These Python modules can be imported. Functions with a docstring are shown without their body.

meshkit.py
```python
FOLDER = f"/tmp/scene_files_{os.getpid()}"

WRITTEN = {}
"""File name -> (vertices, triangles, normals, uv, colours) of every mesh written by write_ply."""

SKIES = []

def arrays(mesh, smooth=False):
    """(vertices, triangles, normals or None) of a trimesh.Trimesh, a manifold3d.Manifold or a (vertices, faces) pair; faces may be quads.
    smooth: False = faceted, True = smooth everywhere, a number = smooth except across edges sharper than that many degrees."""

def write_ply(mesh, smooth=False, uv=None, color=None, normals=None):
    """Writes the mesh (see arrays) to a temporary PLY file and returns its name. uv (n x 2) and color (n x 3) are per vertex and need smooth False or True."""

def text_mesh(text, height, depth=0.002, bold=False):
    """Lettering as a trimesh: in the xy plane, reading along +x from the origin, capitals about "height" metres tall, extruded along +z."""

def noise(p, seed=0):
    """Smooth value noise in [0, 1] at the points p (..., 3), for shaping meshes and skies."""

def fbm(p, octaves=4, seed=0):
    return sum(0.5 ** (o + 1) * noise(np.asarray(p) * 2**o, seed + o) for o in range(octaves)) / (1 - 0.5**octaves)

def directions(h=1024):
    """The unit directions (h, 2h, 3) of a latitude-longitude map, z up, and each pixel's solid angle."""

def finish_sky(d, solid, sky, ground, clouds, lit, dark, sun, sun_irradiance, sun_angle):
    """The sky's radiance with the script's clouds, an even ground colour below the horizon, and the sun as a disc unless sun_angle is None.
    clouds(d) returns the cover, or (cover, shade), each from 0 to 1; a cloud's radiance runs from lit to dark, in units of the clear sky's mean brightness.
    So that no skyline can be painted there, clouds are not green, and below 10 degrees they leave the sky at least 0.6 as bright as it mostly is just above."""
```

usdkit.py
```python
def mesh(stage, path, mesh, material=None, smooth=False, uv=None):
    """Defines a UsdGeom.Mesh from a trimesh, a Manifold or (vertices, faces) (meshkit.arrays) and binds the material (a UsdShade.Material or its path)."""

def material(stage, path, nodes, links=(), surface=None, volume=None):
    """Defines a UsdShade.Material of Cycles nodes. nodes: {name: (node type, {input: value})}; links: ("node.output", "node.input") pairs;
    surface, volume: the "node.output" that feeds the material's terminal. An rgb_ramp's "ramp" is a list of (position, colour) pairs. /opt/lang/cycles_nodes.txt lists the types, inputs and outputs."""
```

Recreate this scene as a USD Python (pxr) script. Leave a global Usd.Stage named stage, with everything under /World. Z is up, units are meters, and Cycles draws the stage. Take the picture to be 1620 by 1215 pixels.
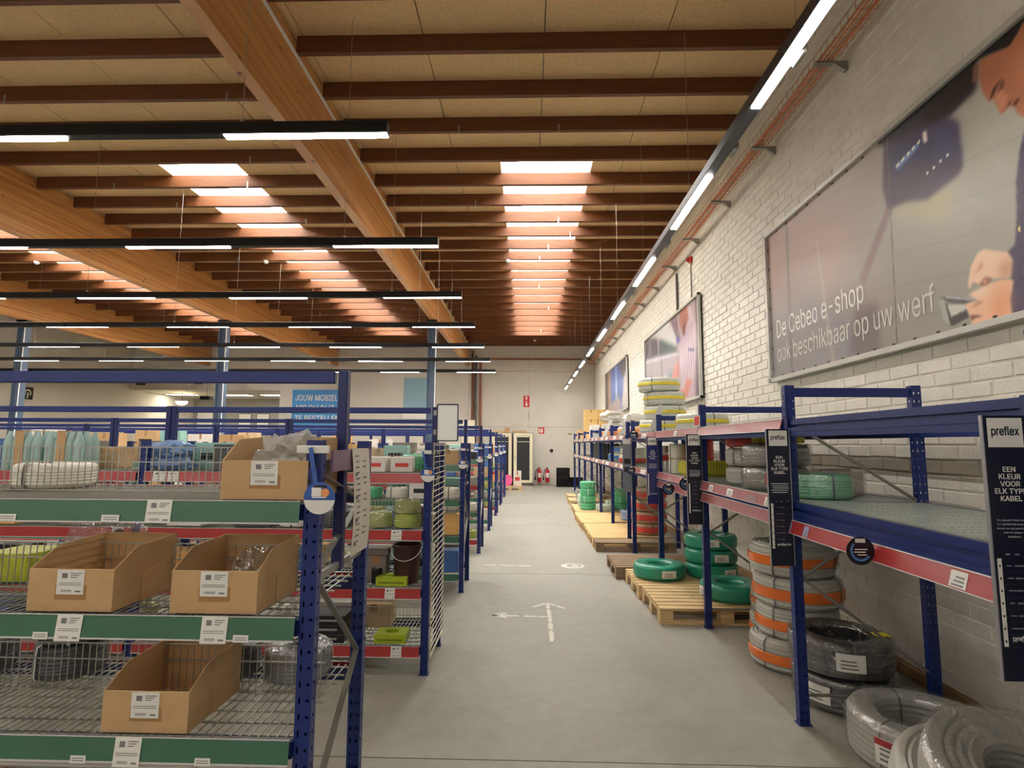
import math, random
import numpy as np
import trimesh, usdkit, meshkit
from pxr import Usd, UsdGeom, UsdLux, UsdShade, Gf, Sdf, Vt
from scipy.ndimage import gaussian_filter

random.seed(7)
rng = np.random.default_rng(7)
PI = math.pi
stage = Usd.Stage.CreateInMemory()
UsdGeom.SetStageUpAxis(stage, UsdGeom.Tokens.z)
UsdGeom.SetStageMetersPerUnit(stage, 1.0)
UsdGeom.Xform.Define(stage, '/World')
UsdGeom.Scope.Define(stage, '/World/Looks')

# ------------------------------------------------------------------ camera, sky, exposure
EXPOSURE = 1.2
LED_STRENGTH = 26.0
SKY_LEVEL = 3.1
cam = UsdGeom.Camera.Define(stage, '/World/camera')
f_px, yaw, pitch, roll = 880.0, math.radians(1.65485), math.radians(6.18389), 0.006
fwd = np.array([-math.sin(yaw) * math.cos(pitch), math.cos(yaw) * math.cos(pitch), math.sin(pitch)])
rt = np.array([math.cos(yaw), math.sin(yaw), 0.0]); upv = np.cross(rt, fwd)
R_ = math.cos(roll) * rt + math.sin(roll) * upv
U_ = -math.sin(roll) * rt + math.cos(roll) * upv
EYE = (0.0, 0.0, 1.6)
cam.AddTransformOp().Set(Gf.Matrix4d(*R_, 0, *U_, 0, *(-fwd), 0, *EYE, 1))
cam.CreateHorizontalApertureAttr(36.0); cam.CreateVerticalApertureAttr(27.0)
cam.CreateFocalLengthAttr(36.0 * f_px / 1620.0)
cam.CreateClippingRangeAttr(Gf.Vec2f(0.05, 200.0))
cam.CreateExposureAttr(EXPOSURE)
sky = UsdLux.DomeLight.Define(stage, '/World/overcast_sky')
sky.CreateColorAttr(Gf.Vec3f(1.0, 0.97, 0.93)); sky.CreateIntensityAttr(SKY_LEVEL)

# ------------------------------------------------------------------ helpers
def lin(c):
    c = np.asarray(c, float) / 255.0
    return np.where(c <= 0.04045, c / 12.92, ((c + 0.055) / 1.055) ** 2.4)

MATS = {}
def M(name, c, r=0.5, m=0.0, v=0.0, vs=6.0, st=(1, 1, 1), b=0.0, bs=60.0, bst=None, coat=0.0, em=0.0, spec=0.5, sub=None):
    """A procedural material: base colour c (sRGB 0-255) with noise variation v and noise relief b."""
    if name in MATS: return MATS[name]
    col = np.clip(lin(c), 0, 1)
    p = dict(base_color=col, roughness=r, metallic=m, coat_weight=coat, coat_roughness=0.12, specular_ior_level=spec)
    if em: p.update(emission_color=col, emission_strength=em)
    nodes, links = {'p': ('principled_bsdf', p)}, []
    if v or b:
        nodes['g'] = ('geometry', {})
        nodes['mp'] = ('mapping', {'scale': st}); links.append(('g.position', 'mp.vector'))
    if v:
        nodes['n'] = ('noise_texture', {'scale': vs, 'detail': 5.0, 'roughness': 0.6})
        nodes['rm'] = ('rgb_ramp', {'ramp': [(0.25, np.clip(col * (1 - v), 0, 1)), (0.75, np.clip(col * (1 + v), 0, 1))]})
        links += [('mp.vector', 'n.vector'), ('n.fac', 'rm.fac'), ('rm.color', 'p.base_color')]
    if b:
        nodes['n2'] = ('noise_texture', {'scale': bs, 'detail': 3.0})
        nodes['bm'] = ('bump', {'strength': b, 'distance': 0.01})
        links += [('mp.vector', 'n2.vector'), ('n2.fac', 'bm.height'), ('bm.normal', 'p.normal')]
    MATS[name] = usdkit.material(stage, '/World/Looks/' + name, nodes, links, surface='p.BSDF')
    return MATS[name]

_cnt = {}
def newpath(parent, name):
    k = (parent, name); n = _cnt.get(k, 0); _cnt[k] = n + 1
    return f'{parent}/{name}' if n == 0 else f'{parent}/{name}_{n:03d}'

LONG = []
def keys(prim, **kw):
    if kw.get('label') and not 4 <= len(kw['label'].split()) <= 16: LONG.append(kw['label'])
    for k, v in kw.items():
        if v: prim.SetCustomDataByKey(k, v)

def thing(name, label, cat, loc=(0, 0, 0), rz=0.0, group=None, kind=None):
    x = UsdGeom.Xform.Define(stage, newpath('/World', name))
    x.AddTranslateOp().Set(Gf.Vec3d(*map(float, loc))); x.AddRotateZOp().Set(float(rz))
    keys(x.GetPrim(), label=label, category=cat, group=group, kind=kind)
    return x.GetPrim()

def geo(g):
    return g.g() if isinstance(g, MB) else g

def part(t, name, g, mat, label=None, smooth=False, kind=None):
    m = usdkit.mesh(stage, newpath(str(t.GetPath()), name), geo(g), mat, smooth=smooth)
    m.CreateDoubleSidedAttr(True)
    keys(m.GetPrim(), label=label, kind=kind)
    return m.GetPrim()

def solo(name, g, mat, label, cat, group=None, smooth=False, kind=None):
    m = usdkit.mesh(stage, newpath('/World', name), geo(g), mat, smooth=smooth)
    m.CreateDoubleSidedAttr(True)
    keys(m.GetPrim(), label=label, category=cat, group=group, kind=kind)
    return m.GetPrim()

def dup(src, label, loc, rz=0.0, group=None):
    was = src.GetCustomData()
    t = thing(src.GetName().rstrip('0123456789').rstrip('_'), label, was['category'], loc, rz, group or was.get('group'))
    t.GetReferences().AddInternalReference(src.GetPath()); t.SetInstanceable(True)
    return t

class Kind:
    """Builds the first one with make(label, loc, rz, group), then copies it."""
    def __init__(s, make): s.make, s.first = make, None
    def __call__(s, label, loc, rz=0.0, group=None):
        if s.first is None:
            s.first = s.make(label, loc, rz, group); return s.first
        return dup(s.first, label, loc, rz, group)

class MB:
    def __init__(s): s.v, s.f, s.n = [], [], 0
    def add(s, v, f):
        v = np.asarray(v, float); f = np.asarray(f, int)
        if f.shape[1] == 4: f = np.vstack([f[:, [0, 1, 2]], f[:, [0, 2, 3]]])
        s.v.append(v); s.f.append(f + s.n); s.n += len(v); return s
    def g(s): return np.vstack(s.v), np.vstack(s.f)
    def box(s, x0, x1, y0, y1, z0, z1):
        v = [(x, y, z) for z in (z0, z1) for y in (y0, y1) for x in (x0, x1)]
        return s.add(v, [(0, 2, 3, 1), (4, 5, 7, 6), (0, 1, 5, 4), (2, 6, 7, 3), (0, 4, 6, 2), (1, 3, 7, 5)])
    def cbox(s, x0, x1, y0, y1, z0, z1, b=0.006):
        c = np.array([(x0 + x1) / 2, (y0 + y1) / 2, (z0 + z1) / 2]); h = np.array([x1 - x0, y1 - y0, z1 - z0]) / 2
        b = min(b, h.min() * 0.9); pts = []
        for sx in (-1, 1):
            for sy in (-1, 1):
                for sz in (-1, 1):
                    for k in range(3):
                        q = h - b; q[k] = h[k]; pts.append(c + q * (sx, sy, sz))
        m = trimesh.convex.convex_hull(np.array(pts))
        return s.add(m.vertices, m.faces)
    def bar(s, p, q, w, h, up=(0, 0, 1)):
        p, q = np.array(p, float), np.array(q, float); d = q - p; L = np.linalg.norm(d); d /= L
        a = np.cross(d, up); 
        if np.linalg.norm(a) < 1e-6: a = np.cross(d, (1, 0, 0))
        a /= np.linalg.norm(a); b = np.cross(a, d)
        v = [o + sa * a * w / 2 + sb * b * h / 2 for o in (p, q) for sb in (-1, 1) for sa in (-1, 1)]
        return s.add(v, [(0, 2, 3, 1), (4, 5, 7, 6), (0, 1, 5, 4), (2, 6, 7, 3), (0, 4, 6, 2), (1, 3, 7, 5)])
    def tube(s, pts, r, n=6, closed=False):
        P = np.array(pts, float); N = len(P)
        T = np.roll(P, -1, 0) - np.roll(P, 1, 0) if closed else np.gradient(P, axis=0)
        T /= np.linalg.norm(T, axis=1, keepdims=True)
        ref = np.array((0, 0, 1.0)) if abs(T[:, 2]).mean() < 0.8 else np.array((1.0, 0, 0))
        A = np.cross(T, ref); A /= np.maximum(np.linalg.norm(A, axis=1, keepdims=True), 1e-9); B = np.cross(A, T)
        th = np.arange(n) * 2 * PI / n
        v = P[:, None] + r * (np.cos(th)[None, :, None] * A[:, None] + np.sin(th)[None, :, None] * B[:, None])
        f = []
        for i in range(N if closed else N - 1):
            j = (i + 1) % N
            for k in range(n): f.append((i * n + k, i * n + (k + 1) % n, j * n + (k + 1) % n, j * n + k))
        v = v.reshape(-1, 3)
        if not closed:
            base = len(v); v = np.vstack([v, P[0], P[-1]])
            f = [(a, b, c) for q in f for a, b, c in ((q[0], q[1], q[2]), (q[0], q[2], q[3]))]
            f += [(base, (k + 1) % n, k) for k in range(n)] + [(base + 1, (N - 1) * n + k, (N - 1) * n + (k + 1) % n) for k in range(n)]
        return s.add(v, f)
    def lathe(s, prof, n=40, c=(0, 0, 0), closed=False, th0=0.0, th1=2 * PI, wob=None):
        prof = np.array(prof, float); full = abs(th1 - th0 - 2 * PI) < 1e-6
        th = np.linspace(th0, th1, n, endpoint=not full)
        v = np.stack([prof[None, :, 0] * np.cos(th)[:, None], prof[None, :, 0] * np.sin(th)[:, None], np.repeat(prof[None, :, 1], n, 0)], -1)
        if wob is not None: v = wob(v, th)
        v = v + np.array(c); m = len(prof); f = []
        for i in range(n if full else n - 1):
            j = (i + 1) % n
            for k in range(m if closed else m - 1):
                l = (k + 1) % m
                f.append((i * m + k, j * m + k, j * m + l, i * m + l))
        return s.add(v.reshape(-1, 3), f)
    def poly(s, pts, d, axes='xy', o=0.0):
        """Extrudes a polygon: axes 'xz' puts its two coordinates on x and z; from o to o + d along the third axis."""
        from shapely.geometry import Polygon
        P = pts if hasattr(pts, 'exterior') else Polygon(pts)
        m = trimesh.creation.extrude_polygon(P, abs(d), engine='earcut')
        V = np.array(m.vertices); V[:, 2] += min(o, o + d)
        i, j = 'xyz'.index(axes[0]), 'xyz'.index(axes[1]); k = 3 - i - j
        W = np.zeros_like(V); W[:, i], W[:, j], W[:, k] = V[:, 0], V[:, 1], V[:, 2]
        F = np.array(m.faces)
        if np.linalg.det(np.eye(3)[[i, j, k]]) < 0: F = F[:, ::-1]
        return s.add(W, F)
    def text(s, t, h, o, face='-y', width=None, depth=0.001, bold=False, align='l'):
        m = meshkit.text_mesh(t, h, depth, bold); V = np.array(m.vertices)
        w = V[:, 0].max() - V[:, 0].min(); V[:, 0] -= V[:, 0].min()
        if width: V[:, 0] *= width / w; w = width
        if align == 'c': V[:, 0] -= w / 2
        ax = {'-y': ((1, 0, 0), (0, 0, 1), (0, -1, 0)), '-x': ((0, -1, 0), (0, 0, 1), (-1, 0, 0)), '+x': ((0, 1, 0), (0, 0, 1), (1, 0, 0)), '+z': ((1, 0, 0), (0, 1, 0), (0, 0, 1))}[face]
        return s.add(V @ np.array(ax, float) + np.array(o), m.faces)
    def move(s, d):
        s.v = [v + np.array(d) for v in s.v]; return s
    def turn(s, R):
        s.v = [v @ np.asarray(R).T for v in s.v]; return s

def rx(a): c, t = math.cos(a), math.sin(a); return np.array([(1, 0, 0), (0, c, -t), (0, t, c)])
def ry(a): c, t = math.cos(a), math.sin(a); return np.array([(c, 0, t), (0, 1, 0), (-t, 0, c)])
def rzm(a): c, t = math.cos(a), math.sin(a); return np.array([(c, -t, 0), (t, c, 0), (0, 0, 1)])

ORD = ['first', 'second', 'third', 'fourth', 'fifth', 'sixth', 'seventh', 'eighth', 'ninth', 'tenth', 'eleventh', 'twelfth', 'thirteenth', 'fourteenth', 'fifteenth', 'sixteenth']

# ------------------------------------------------------------------ materials
BLUE = M('rack_blue', (22, 43, 110), 0.38, v=0.06, vs=3)
NAVY = M('rack_navy', (18, 34, 92), 0.4)
GALV = M('galvanised_wire', (176, 176, 166), 0.38, 0.75)
STEEL = M('zinc_steel', (150, 148, 140), 0.42, 0.6)
GREEN = M('rail_green', (62, 108, 84), 0.3, coat=0.3, v=0.08, vs=5)
RED = M('rail_red', (168, 50, 48), 0.3, coat=0.35, v=0.08, vs=5)
PINK = M('rail_red_sheen', (168, 96, 96), 0.25, coat=0.5, v=0.12, vs=6)  # rail red lightened: reflections on its clear cover are put into the colour
CLEARW = M('rail_plastic_edge', (205, 200, 198), 0.25)
CARD = M('cardboard', (196, 160, 114), 0.85, v=0.06, vs=14, b=0.05, bs=90)
CARD_IN = M('cardboard_edge', (206, 168, 120), 0.85)
TAPE = M('brown_tape', (166, 124, 78), 0.35)
PAPER = M('white_paper', (226, 224, 216), 0.6)
INK = M('black_ink', (30, 30, 32), 0.6)
GREYINK = M('grey_ink', (120, 120, 122), 0.6)
BLACK = M('black_metal', (14, 14, 15), 0.42)
WHITE = M('white_plastic', (228, 226, 220), 0.4)
CREAM = M('cream_metal', (226, 218, 188), 0.45)
WOOD_P = M('pallet_wood', (204, 174, 126), 0.8, v=0.22, vs=5, st=(1, 8, 8), b=0.15, bs=30, bst=1)
WOOD_L = M('pallet_wood_pale', (214, 180, 126), 0.8, v=0.18, vs=5, st=(1, 8, 8), b=0.15, bs=30)
WOOD_D = M('pallet_wood_weathered', (142, 118, 92), 0.85, v=0.25, vs=5, st=(1, 8, 8), b=0.15, bs=30)
JOIST = M('stained_joist', (106, 61, 28), 0.6, v=0.22, vs=4, st=(0.6, 6, 6), b=0.1, bs=20)
BOARD = M('particle_board', (232, 196, 144), 0.85, v=0.12, vs=24, b=0.08, bs=160)
CONC = None
LED = M('led_diffuser', (255, 250, 243), 0.4, em=LED_STRENGTH)

# glued laminated timber: lamella lines, knots
def glulam_mat():
    a, b_, k = lin((206, 152, 90)), lin((170, 110, 54)), lin((76, 40, 20))
    nodes = {'g': ('geometry', {}), 'm': ('mapping', {'scale': (1, 0.35, 22)}), 'n': ('noise_texture', {'scale': 1.0, 'detail': 5.0, 'roughness': 0.65}),
             'r': ('rgb_ramp', {'ramp': [(0.36, b_), (0.6, a)]}),
             'm2': ('mapping', {'scale': (1, 1.0, 1.6)}), 'vo': ('voronoi_texture', {'scale': 3.2, 'randomness': 1.0}), 'kr': ('rgb_ramp', {'ramp': [(0.0, (1, 1, 1)), (0.055, (0.9, 0.9, 0.9)), (0.085, (0, 0, 0)), (1, (0, 0, 0))]}),
             'mx': ('mix', {'color2': k}), 'p': ('principled_bsdf', {'roughness': 0.42, 'coat_weight': 0.15, 'coat_roughness': 0.25})}
    links = [('g.position', 'm.vector'), ('m.vector', 'n.vector'), ('n.fac', 'r.fac'), ('g.position', 'm2.vector'), ('m2.vector', 'vo.vector'), ('vo.distance', 'kr.fac'),
             ('kr.color', 'mx.fac'), ('r.color', 'mx.color1'), ('mx.color', 'p.base_color')]
    return usdkit.material(stage, '/World/Looks/glued_timber', nodes, links, surface='p.BSDF')
GLULAM = glulam_mat()

def concrete_mat():
    nodes = {'g': ('geometry', {}), 'n': ('noise_texture', {'scale': 0.9, 'detail': 8.0, 'roughness': 0.65}), 'n2': ('noise_texture', {'scale': 9.0, 'detail': 8.0, 'roughness': 0.7}),
             'r': ('rgb_ramp', {'ramp': [(0.25, lin((134, 131, 120))), (0.5, lin((151, 148, 136))), (0.8, lin((164, 160, 148)))]}),
             'r2': ('rgb_ramp', {'ramp': [(0.2, (0.78, 0.78, 0.78)), (0.6, (1, 1, 1)), (1, (1.0, 1.0, 1.0))]}),
             'mx': ('mix', {'mix_type': 'multiply', 'fac': 0.7}), 'b': ('bump', {'strength': 0.06, 'distance': 0.005}),
             'rr': ('map_range', {'from_min': 0.3, 'from_max': 0.7, 'to_min': 0.42, 'to_max': 0.62}), 'p': ('principled_bsdf', {'specular_ior_level': 0.22})}
    links = [('g.position', 'n.vector'), ('g.position', 'n2.vector'), ('n.fac', 'r.fac'), ('n2.fac', 'r2.fac'), ('r.color', 'mx.color1'), ('r2.color', 'mx.color2'), ('mx.color', 'p.base_color'),
             ('n2.fac', 'b.height'), ('b.normal', 'p.normal'), ('n.fac', 'rr.value'), ('rr.result', 'p.roughness')]
    return usdkit.material(stage, '/World/Looks/concrete', nodes, links, surface='p.BSDF')
CONC = concrete_mat()

def brick_mat():
    """White-painted brick with a beige painted band at shelf height and scuffed dirt low down."""
    w, bg = lin((228, 223, 211)), lin((152, 143, 128))
    def band(n, lo, hi):
        return {n + 'a': ('math', {'math_type': 'greater_than', 'value2': lo}), n + 'b': ('math', {'math_type': 'less_than', 'value2': hi}), n: ('math', {'math_type': 'multiply'})}, \
               [('sep.z', n + 'a.value1'), ('sep.z', n + 'b.value1'), (n + 'a.value', n + '.value1'), (n + 'b.value', n + '.value2')]
    n1, l1 = band('ba', 1.385, 1.515)
    nodes = {'g': ('geometry', {}), 'sep': ('separate_xyz', {}), 'n': ('noise_texture', {'scale': 2.2, 'detail': 8.0, 'roughness': 0.7}), 'nb': ('noise_texture', {'scale': 45.0, 'detail': 4.0}),
             'm': ('mapping', {'scale': (1, 0.22, 8)}), 'nd': ('noise_texture', {'scale': 1.6, 'detail': 6.0, 'roughness': 0.7}),
             'r': ('rgb_ramp', {'ramp': [(0.25, w * 0.86), (0.6, w), (1, w * 1.06)]}),
             'dr': ('rgb_ramp', {'ramp': [(0.56, (0, 0, 0)), (0.72, (1, 1, 1))]}),
             'low': ('map_range', {'from_min': 1.0, 'from_max': 0.1, 'to_min': 0.0, 'to_max': 0.7, 'clamp': True}),
             'dm': ('math', {'math_type': 'multiply'}), 'd': ('mix', {'color2': lin((150, 136, 116))}), 'mx': ('mix', {'color2': bg}),
             'b': ('bump', {'strength': 0.25, 'distance': 0.01}), 'p': ('principled_bsdf', {'roughness': 0.55}), **n1}
    links = [('g.position', 'sep.vector'), ('g.position', 'n.vector'), ('g.position', 'nb.vector'), ('g.position', 'm.vector'), ('m.vector', 'nd.vector'), ('n.fac', 'r.fac'), ('nd.fac', 'dr.fac'),
             ('sep.z', 'low.value'), ('dr.color', 'dm.value1'), ('low.result', 'dm.value2'), ('dm.value', 'd.fac'), ('r.color', 'd.color1'),
             ('ba.value', 'mx.fac'), ('d.color', 'mx.color1'), ('mx.color', 'p.base_color'), ('nb.fac', 'b.height'), ('b.normal', 'p.normal'), *l1]
    return usdkit.material(stage, '/World/Looks/painted_brick', nodes, links, surface='p.BSDF')
BRICK = brick_mat()
PANELW = M('wall_panel', (208, 202, 190), 0.7, v=0.04, vs=1.5)
PANE = usdkit.material(stage, '/World/Looks/skylight_pane', {'t': ('transparent_bsdf', {'color': (0.95, 0.96, 0.97)}), 'tl': ('translucent_bsdf', {'color': (0.92, 0.93, 0.94)}), 'x': ('mix_closure', {'fac': 0.35}), 'gl': ('glossy_bsdf', {'roughness': 0.2}), 'y': ('mix_closure', {'fac': 0.04})},
                       [('t.BSDF', 'x.closure1'), ('tl.BSDF', 'x.closure2'), ('x.closure', 'y.closure1'), ('gl.BSDF', 'y.closure2')], surface='y.closure')
FILM = usdkit.material(stage, '/World/Looks/plastic_film', {'g': ('geometry', {}), 'n': ('noise_texture', {'scale': 13.0, 'detail': 2.0, 'distortion': 1.5}), 'b': ('bump', {'strength': 0.85, 'distance': 0.02}),
                       't': ('transparent_bsdf', {'color': (0.95, 0.95, 0.95)}), 'gl': ('glossy_bsdf', {'roughness': 0.1, 'color': (0.95, 0.95, 0.95)}), 'x': ('mix_closure', {'fac': 0.2}), 'd': ('diffuse_bsdf', {'color': (0.85, 0.85, 0.85)}), 'y': ('mix_closure', {'fac': 0.025})},
                       [('g.position', 'n.vector'), ('n.fac', 'b.height'), ('b.normal', 'gl.normal'), ('b.normal', 'd.normal'), ('t.BSDF', 'x.closure1'), ('gl.BSDF', 'x.closure2'), ('x.closure', 'y.closure1'), ('d.BSDF', 'y.closure2')], surface='y.closure')
FILM2 = usdkit.material(stage, '/World/Looks/milky_film', {'t': ('transparent_bsdf', {'color': (0.9, 0.9, 0.9)}), 'd': ('principled_bsdf', {'base_color': lin((200, 198, 190)), 'roughness': 0.3}), 'x': ('mix_closure', {'fac': 0.5})}, [('t.BSDF', 'x.closure1'), ('d.BSDF', 'x.closure2')], surface='x.closure')
PRINT = usdkit.material(stage, '/World/Looks/poster_print', {'a': ('attribute', {'attribute': 'Cd'}), 'p': ('principled_bsdf', {'roughness': 0.4})}, [('a.color', 'p.base_color')], surface='p.BSDF')

def struct(name, label=None):
    x = UsdGeom.Xform.Define(stage, newpath('/World', name)); keys(x.GetPrim(), kind='structure', label=label); return x.GetPrim()
def struct_mesh(name, g, mat, label=None):
    m = usdkit.mesh(stage, newpath('/World', name), geo(g), mat); m.CreateDoubleSidedAttr(True); keys(m.GetPrim(), kind='structure', label=label); return m.GetPrim()

# ================================================================== STRUCTURE
XL, XR, YB, YF, ZC = -16.5, 2.70, -9.0, 22.5, 5.79
# floor: slabs with saw-cut joints
fl = struct('floor', 'worn grey concrete floor with saw-cut joints')
part(fl, 'joint_fill', MB().box(XL - 0.2, XR + 0.3, YB - 0.2, 27.2, -0.2, -0.006), M('joint_dark', (70, 66, 60), 0.9))
ysl = [YB - 0.2, -5.0, -0.9, 3.02, 7.13, 11.35, 15.3, 19.2, 27.2]
xsl = [XL - 0.2, -12.6, -8.4, -4.2, XR + 0.3]
for i in range(len(ysl) - 1):
    for j in range(len(xsl) - 1):
        part(fl, 'slab', MB().box(xsl[j] + 0.003, xsl[j + 1] - 0.003, ysl[i] + 0.004, ysl[i + 1] - 0.004, -0.15, 0.0), CONC)

# right wall: painted bricks
wr = struct('wall_right', 'white-painted brick wall with a beige painted band')
part(wr, 'mortar', MB().box(2.7070, 3.0, YB - 0.2, YF + 0.2, 0, 6.0), BRICK)
CH, BL, JT = 0.095, 0.30, 0.009
def brick_geo(mb, y0, y1, z0, z1, dx):
    x, xi, b = 2.712, 2.700 + dx, 0.006
    o = [(x, y0, z0), (x, y1, z0), (x, y1, z1), (x, y0, z1)]
    i = [(xi, y0 + b, z0 + b), (xi, y1 - b, z0 + b), (xi, y1 - b, z1 - b), (xi, y0 + b, z1 - b)]
    mb.add(o + i, [(4, 7, 6, 5), (0, 4, 5, 1), (1, 5, 6, 2), (2, 6, 7, 3), (3, 7, 4, 0)])
far_b, npart = MB(), 0
for r in range(62):
    z0 = r * CH
    for c in range(-31, 78):
        y0 = c * BL + (r % 2) * BL / 2
        if y0 > YF or z0 > 5.85: continue
        dx = rng.normal(0, 0.0019); a, bz = rng.normal(0, 0.0015, 2)
        y1 = min(y0 + BL - JT, YF)
        near = (2.85 < y0 < 5.1 and z0 < 2.25) or (3.1 < y0 < 4.6 and 3.98 < z0 < 5.2)
        if near and npart < 295:
            mb = MB(); brick_geo(mb, y0 + a, y1 + a, z0 + bz, z0 + CH - JT + bz, dx); part(wr, 'brick', mb, BRICK); npart += 1
        else:
            brick_geo(far_b, y0 + a, y1 + a, z0 + bz, z0 + CH - JT + bz, dx)
part(wr, 'brickwork', far_b, BRICK, kind='stuff')
struct_mesh('baseboard_right', MB().cbox(2.655, 2.70, YB, YF - 0.02, 0.0, 0.085, 0.01), M('kick_board', (150, 120, 84), 0.8, v=0.25, vs=5, st=(6, 1, 6)), 'worn brown timber kick board along the brick wall')

# back wall: concrete panels with joints
wb = struct('wall_back', 'pale concrete panel wall at the end of the aisle')
part(wb, 'joint_fill', MB().box(-10.2, XR + 0.1, YF + 0.01, YF + 0.2, 0, 6.0), M('panel_joint', (168, 162, 150), 0.8))
xs = [-10.2, -7.6, -5.0, -2.42, 0.06, XR]
zs = [0, 2.3, 4.55, 5.9]
for i in range(5):
    for j in range(3):
        part(wb, 'wall_panel', MB().cbox(xs[i] + 0.006, xs[i + 1] - 0.006, YF, YF + 0.1, zs[j] + 0.005, zs[j + 1] - 0.005, 0.004), PANELW)
part(wb, 'bulkhead', MB().box(XL, -10.2, YF, YF + 0.2, 3.75, 6.0), PANELW)
part(wb, 'recess_soffit', MB().box(XL, -10.2, YF + 0.2, 27.1, 3.75, 3.9), PANELW)
part(wb, 'recess_wall', MB().box(XL, -10.0, 27.0, 27.2, 0, 3.75), M('recess_grey', (158, 154, 146), 0.7))
part(wb, 'recess_wall', MB().box(-10.2, -10.0, YF + 0.2, 27.0, 0, 3.75), PANELW)
struct_mesh('wall_left', MB().box(XL - 0.2, XL, YB - 0.2, 27.2, 0, 6.0), PANELW)
struct_mesh('wall_front', MB().box(XL - 0.2, XR + 0.3, YB - 0.2, YB, 0, 6.0), PANELW)

# ceiling: boards on joists, glued beams, roof with skylight openings
from shapely.geometry import box as sbox
ce = struct('ceiling', 'timber roof of dark joists, tan particle boards and glued beams')
JY = [5.27, 6.01, 6.74, 7.47, 8.23, 8.95, 9.66, 10.36, 11.05, 11.75, 12.45, 13.16, 13.9, 14.65, 15.42, 16.21, 17.02, 17.84, 18.64, 19.45, 20.27, 21.08, 21.88, 22.42]
JY = [5.27 - 0.72 * k for k in range(19, 0, -1)] + JY
SKY = [(-0.42, 0.95), (-5.62, -4.42), (-11.1, -9.9)]
SY0, SY1 = 7.52, 20.25
holes = [sbox(a, SY0, b, SY1) for a, b in SKY]
roof = sbox(XL - 0.2, YB - 0.2, XR + 0.3, YF + 0.2)
for hh in holes: roof = roof.difference(hh.buffer(0.045, join_style=2))
part(ce, 'roof_slab', MB().poly(roof, 0.2, 'xy', 5.83), M('roof_dark', (90, 84, 76), 0.9))
x = 0.16 - 1.25 * 14; cols_ = []
while x < XR: cols_.append((max(x, XL), min(x + 1.25, XR))); x += 1.25
yb = [YB, -5.6, -2.3, 0.95, 4.19, 7.47, 10.36, 13.16, 16.21, 19.45, YF]
for a, b in cols_:
    for i in range(len(yb) - 1):
        pc = sbox(a + 0.005, yb[i] + 0.002, b - 0.005, yb[i + 1] - 0.002)
        for hh in holes: pc = pc.difference(hh.buffer(0.001))
        for gm in getattr(pc, 'geoms', [pc]):
            if gm.area > 0.01: part(ce, 'ceiling_board', MB().poly(gm, 0.02, 'xy', ZC + rng.uniform(0, 0.003)), BOARD)
GX = [(-2.52, -2.40), (-7.94, -7.82), (-13.28, -13.16)]
spans = [(-2.40, XR), (-7.82, -2.52), (-13.16, -7.94), (XL, -13.28)]
for y in JY:
    for a, b in spans:
        part(ce, 'joist', MB().cbox(a, b, y, y + 0.062, 5.60 + rng.normal(0, 0.003), ZC, 0.004), JOIST)
for a, b in GX:
    part(ce, 'glued_beam', MB().cbox(a, b, YB, YF, 4.76, 5.74, 0.006), GLULAM)
part(ce, 'cable_strip', MB().box(-2.40, -2.385, YB, YF, 5.55, 5.59), WHITE, label='white cable strip along top of the first glued beam')
hk = MB()
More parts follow.
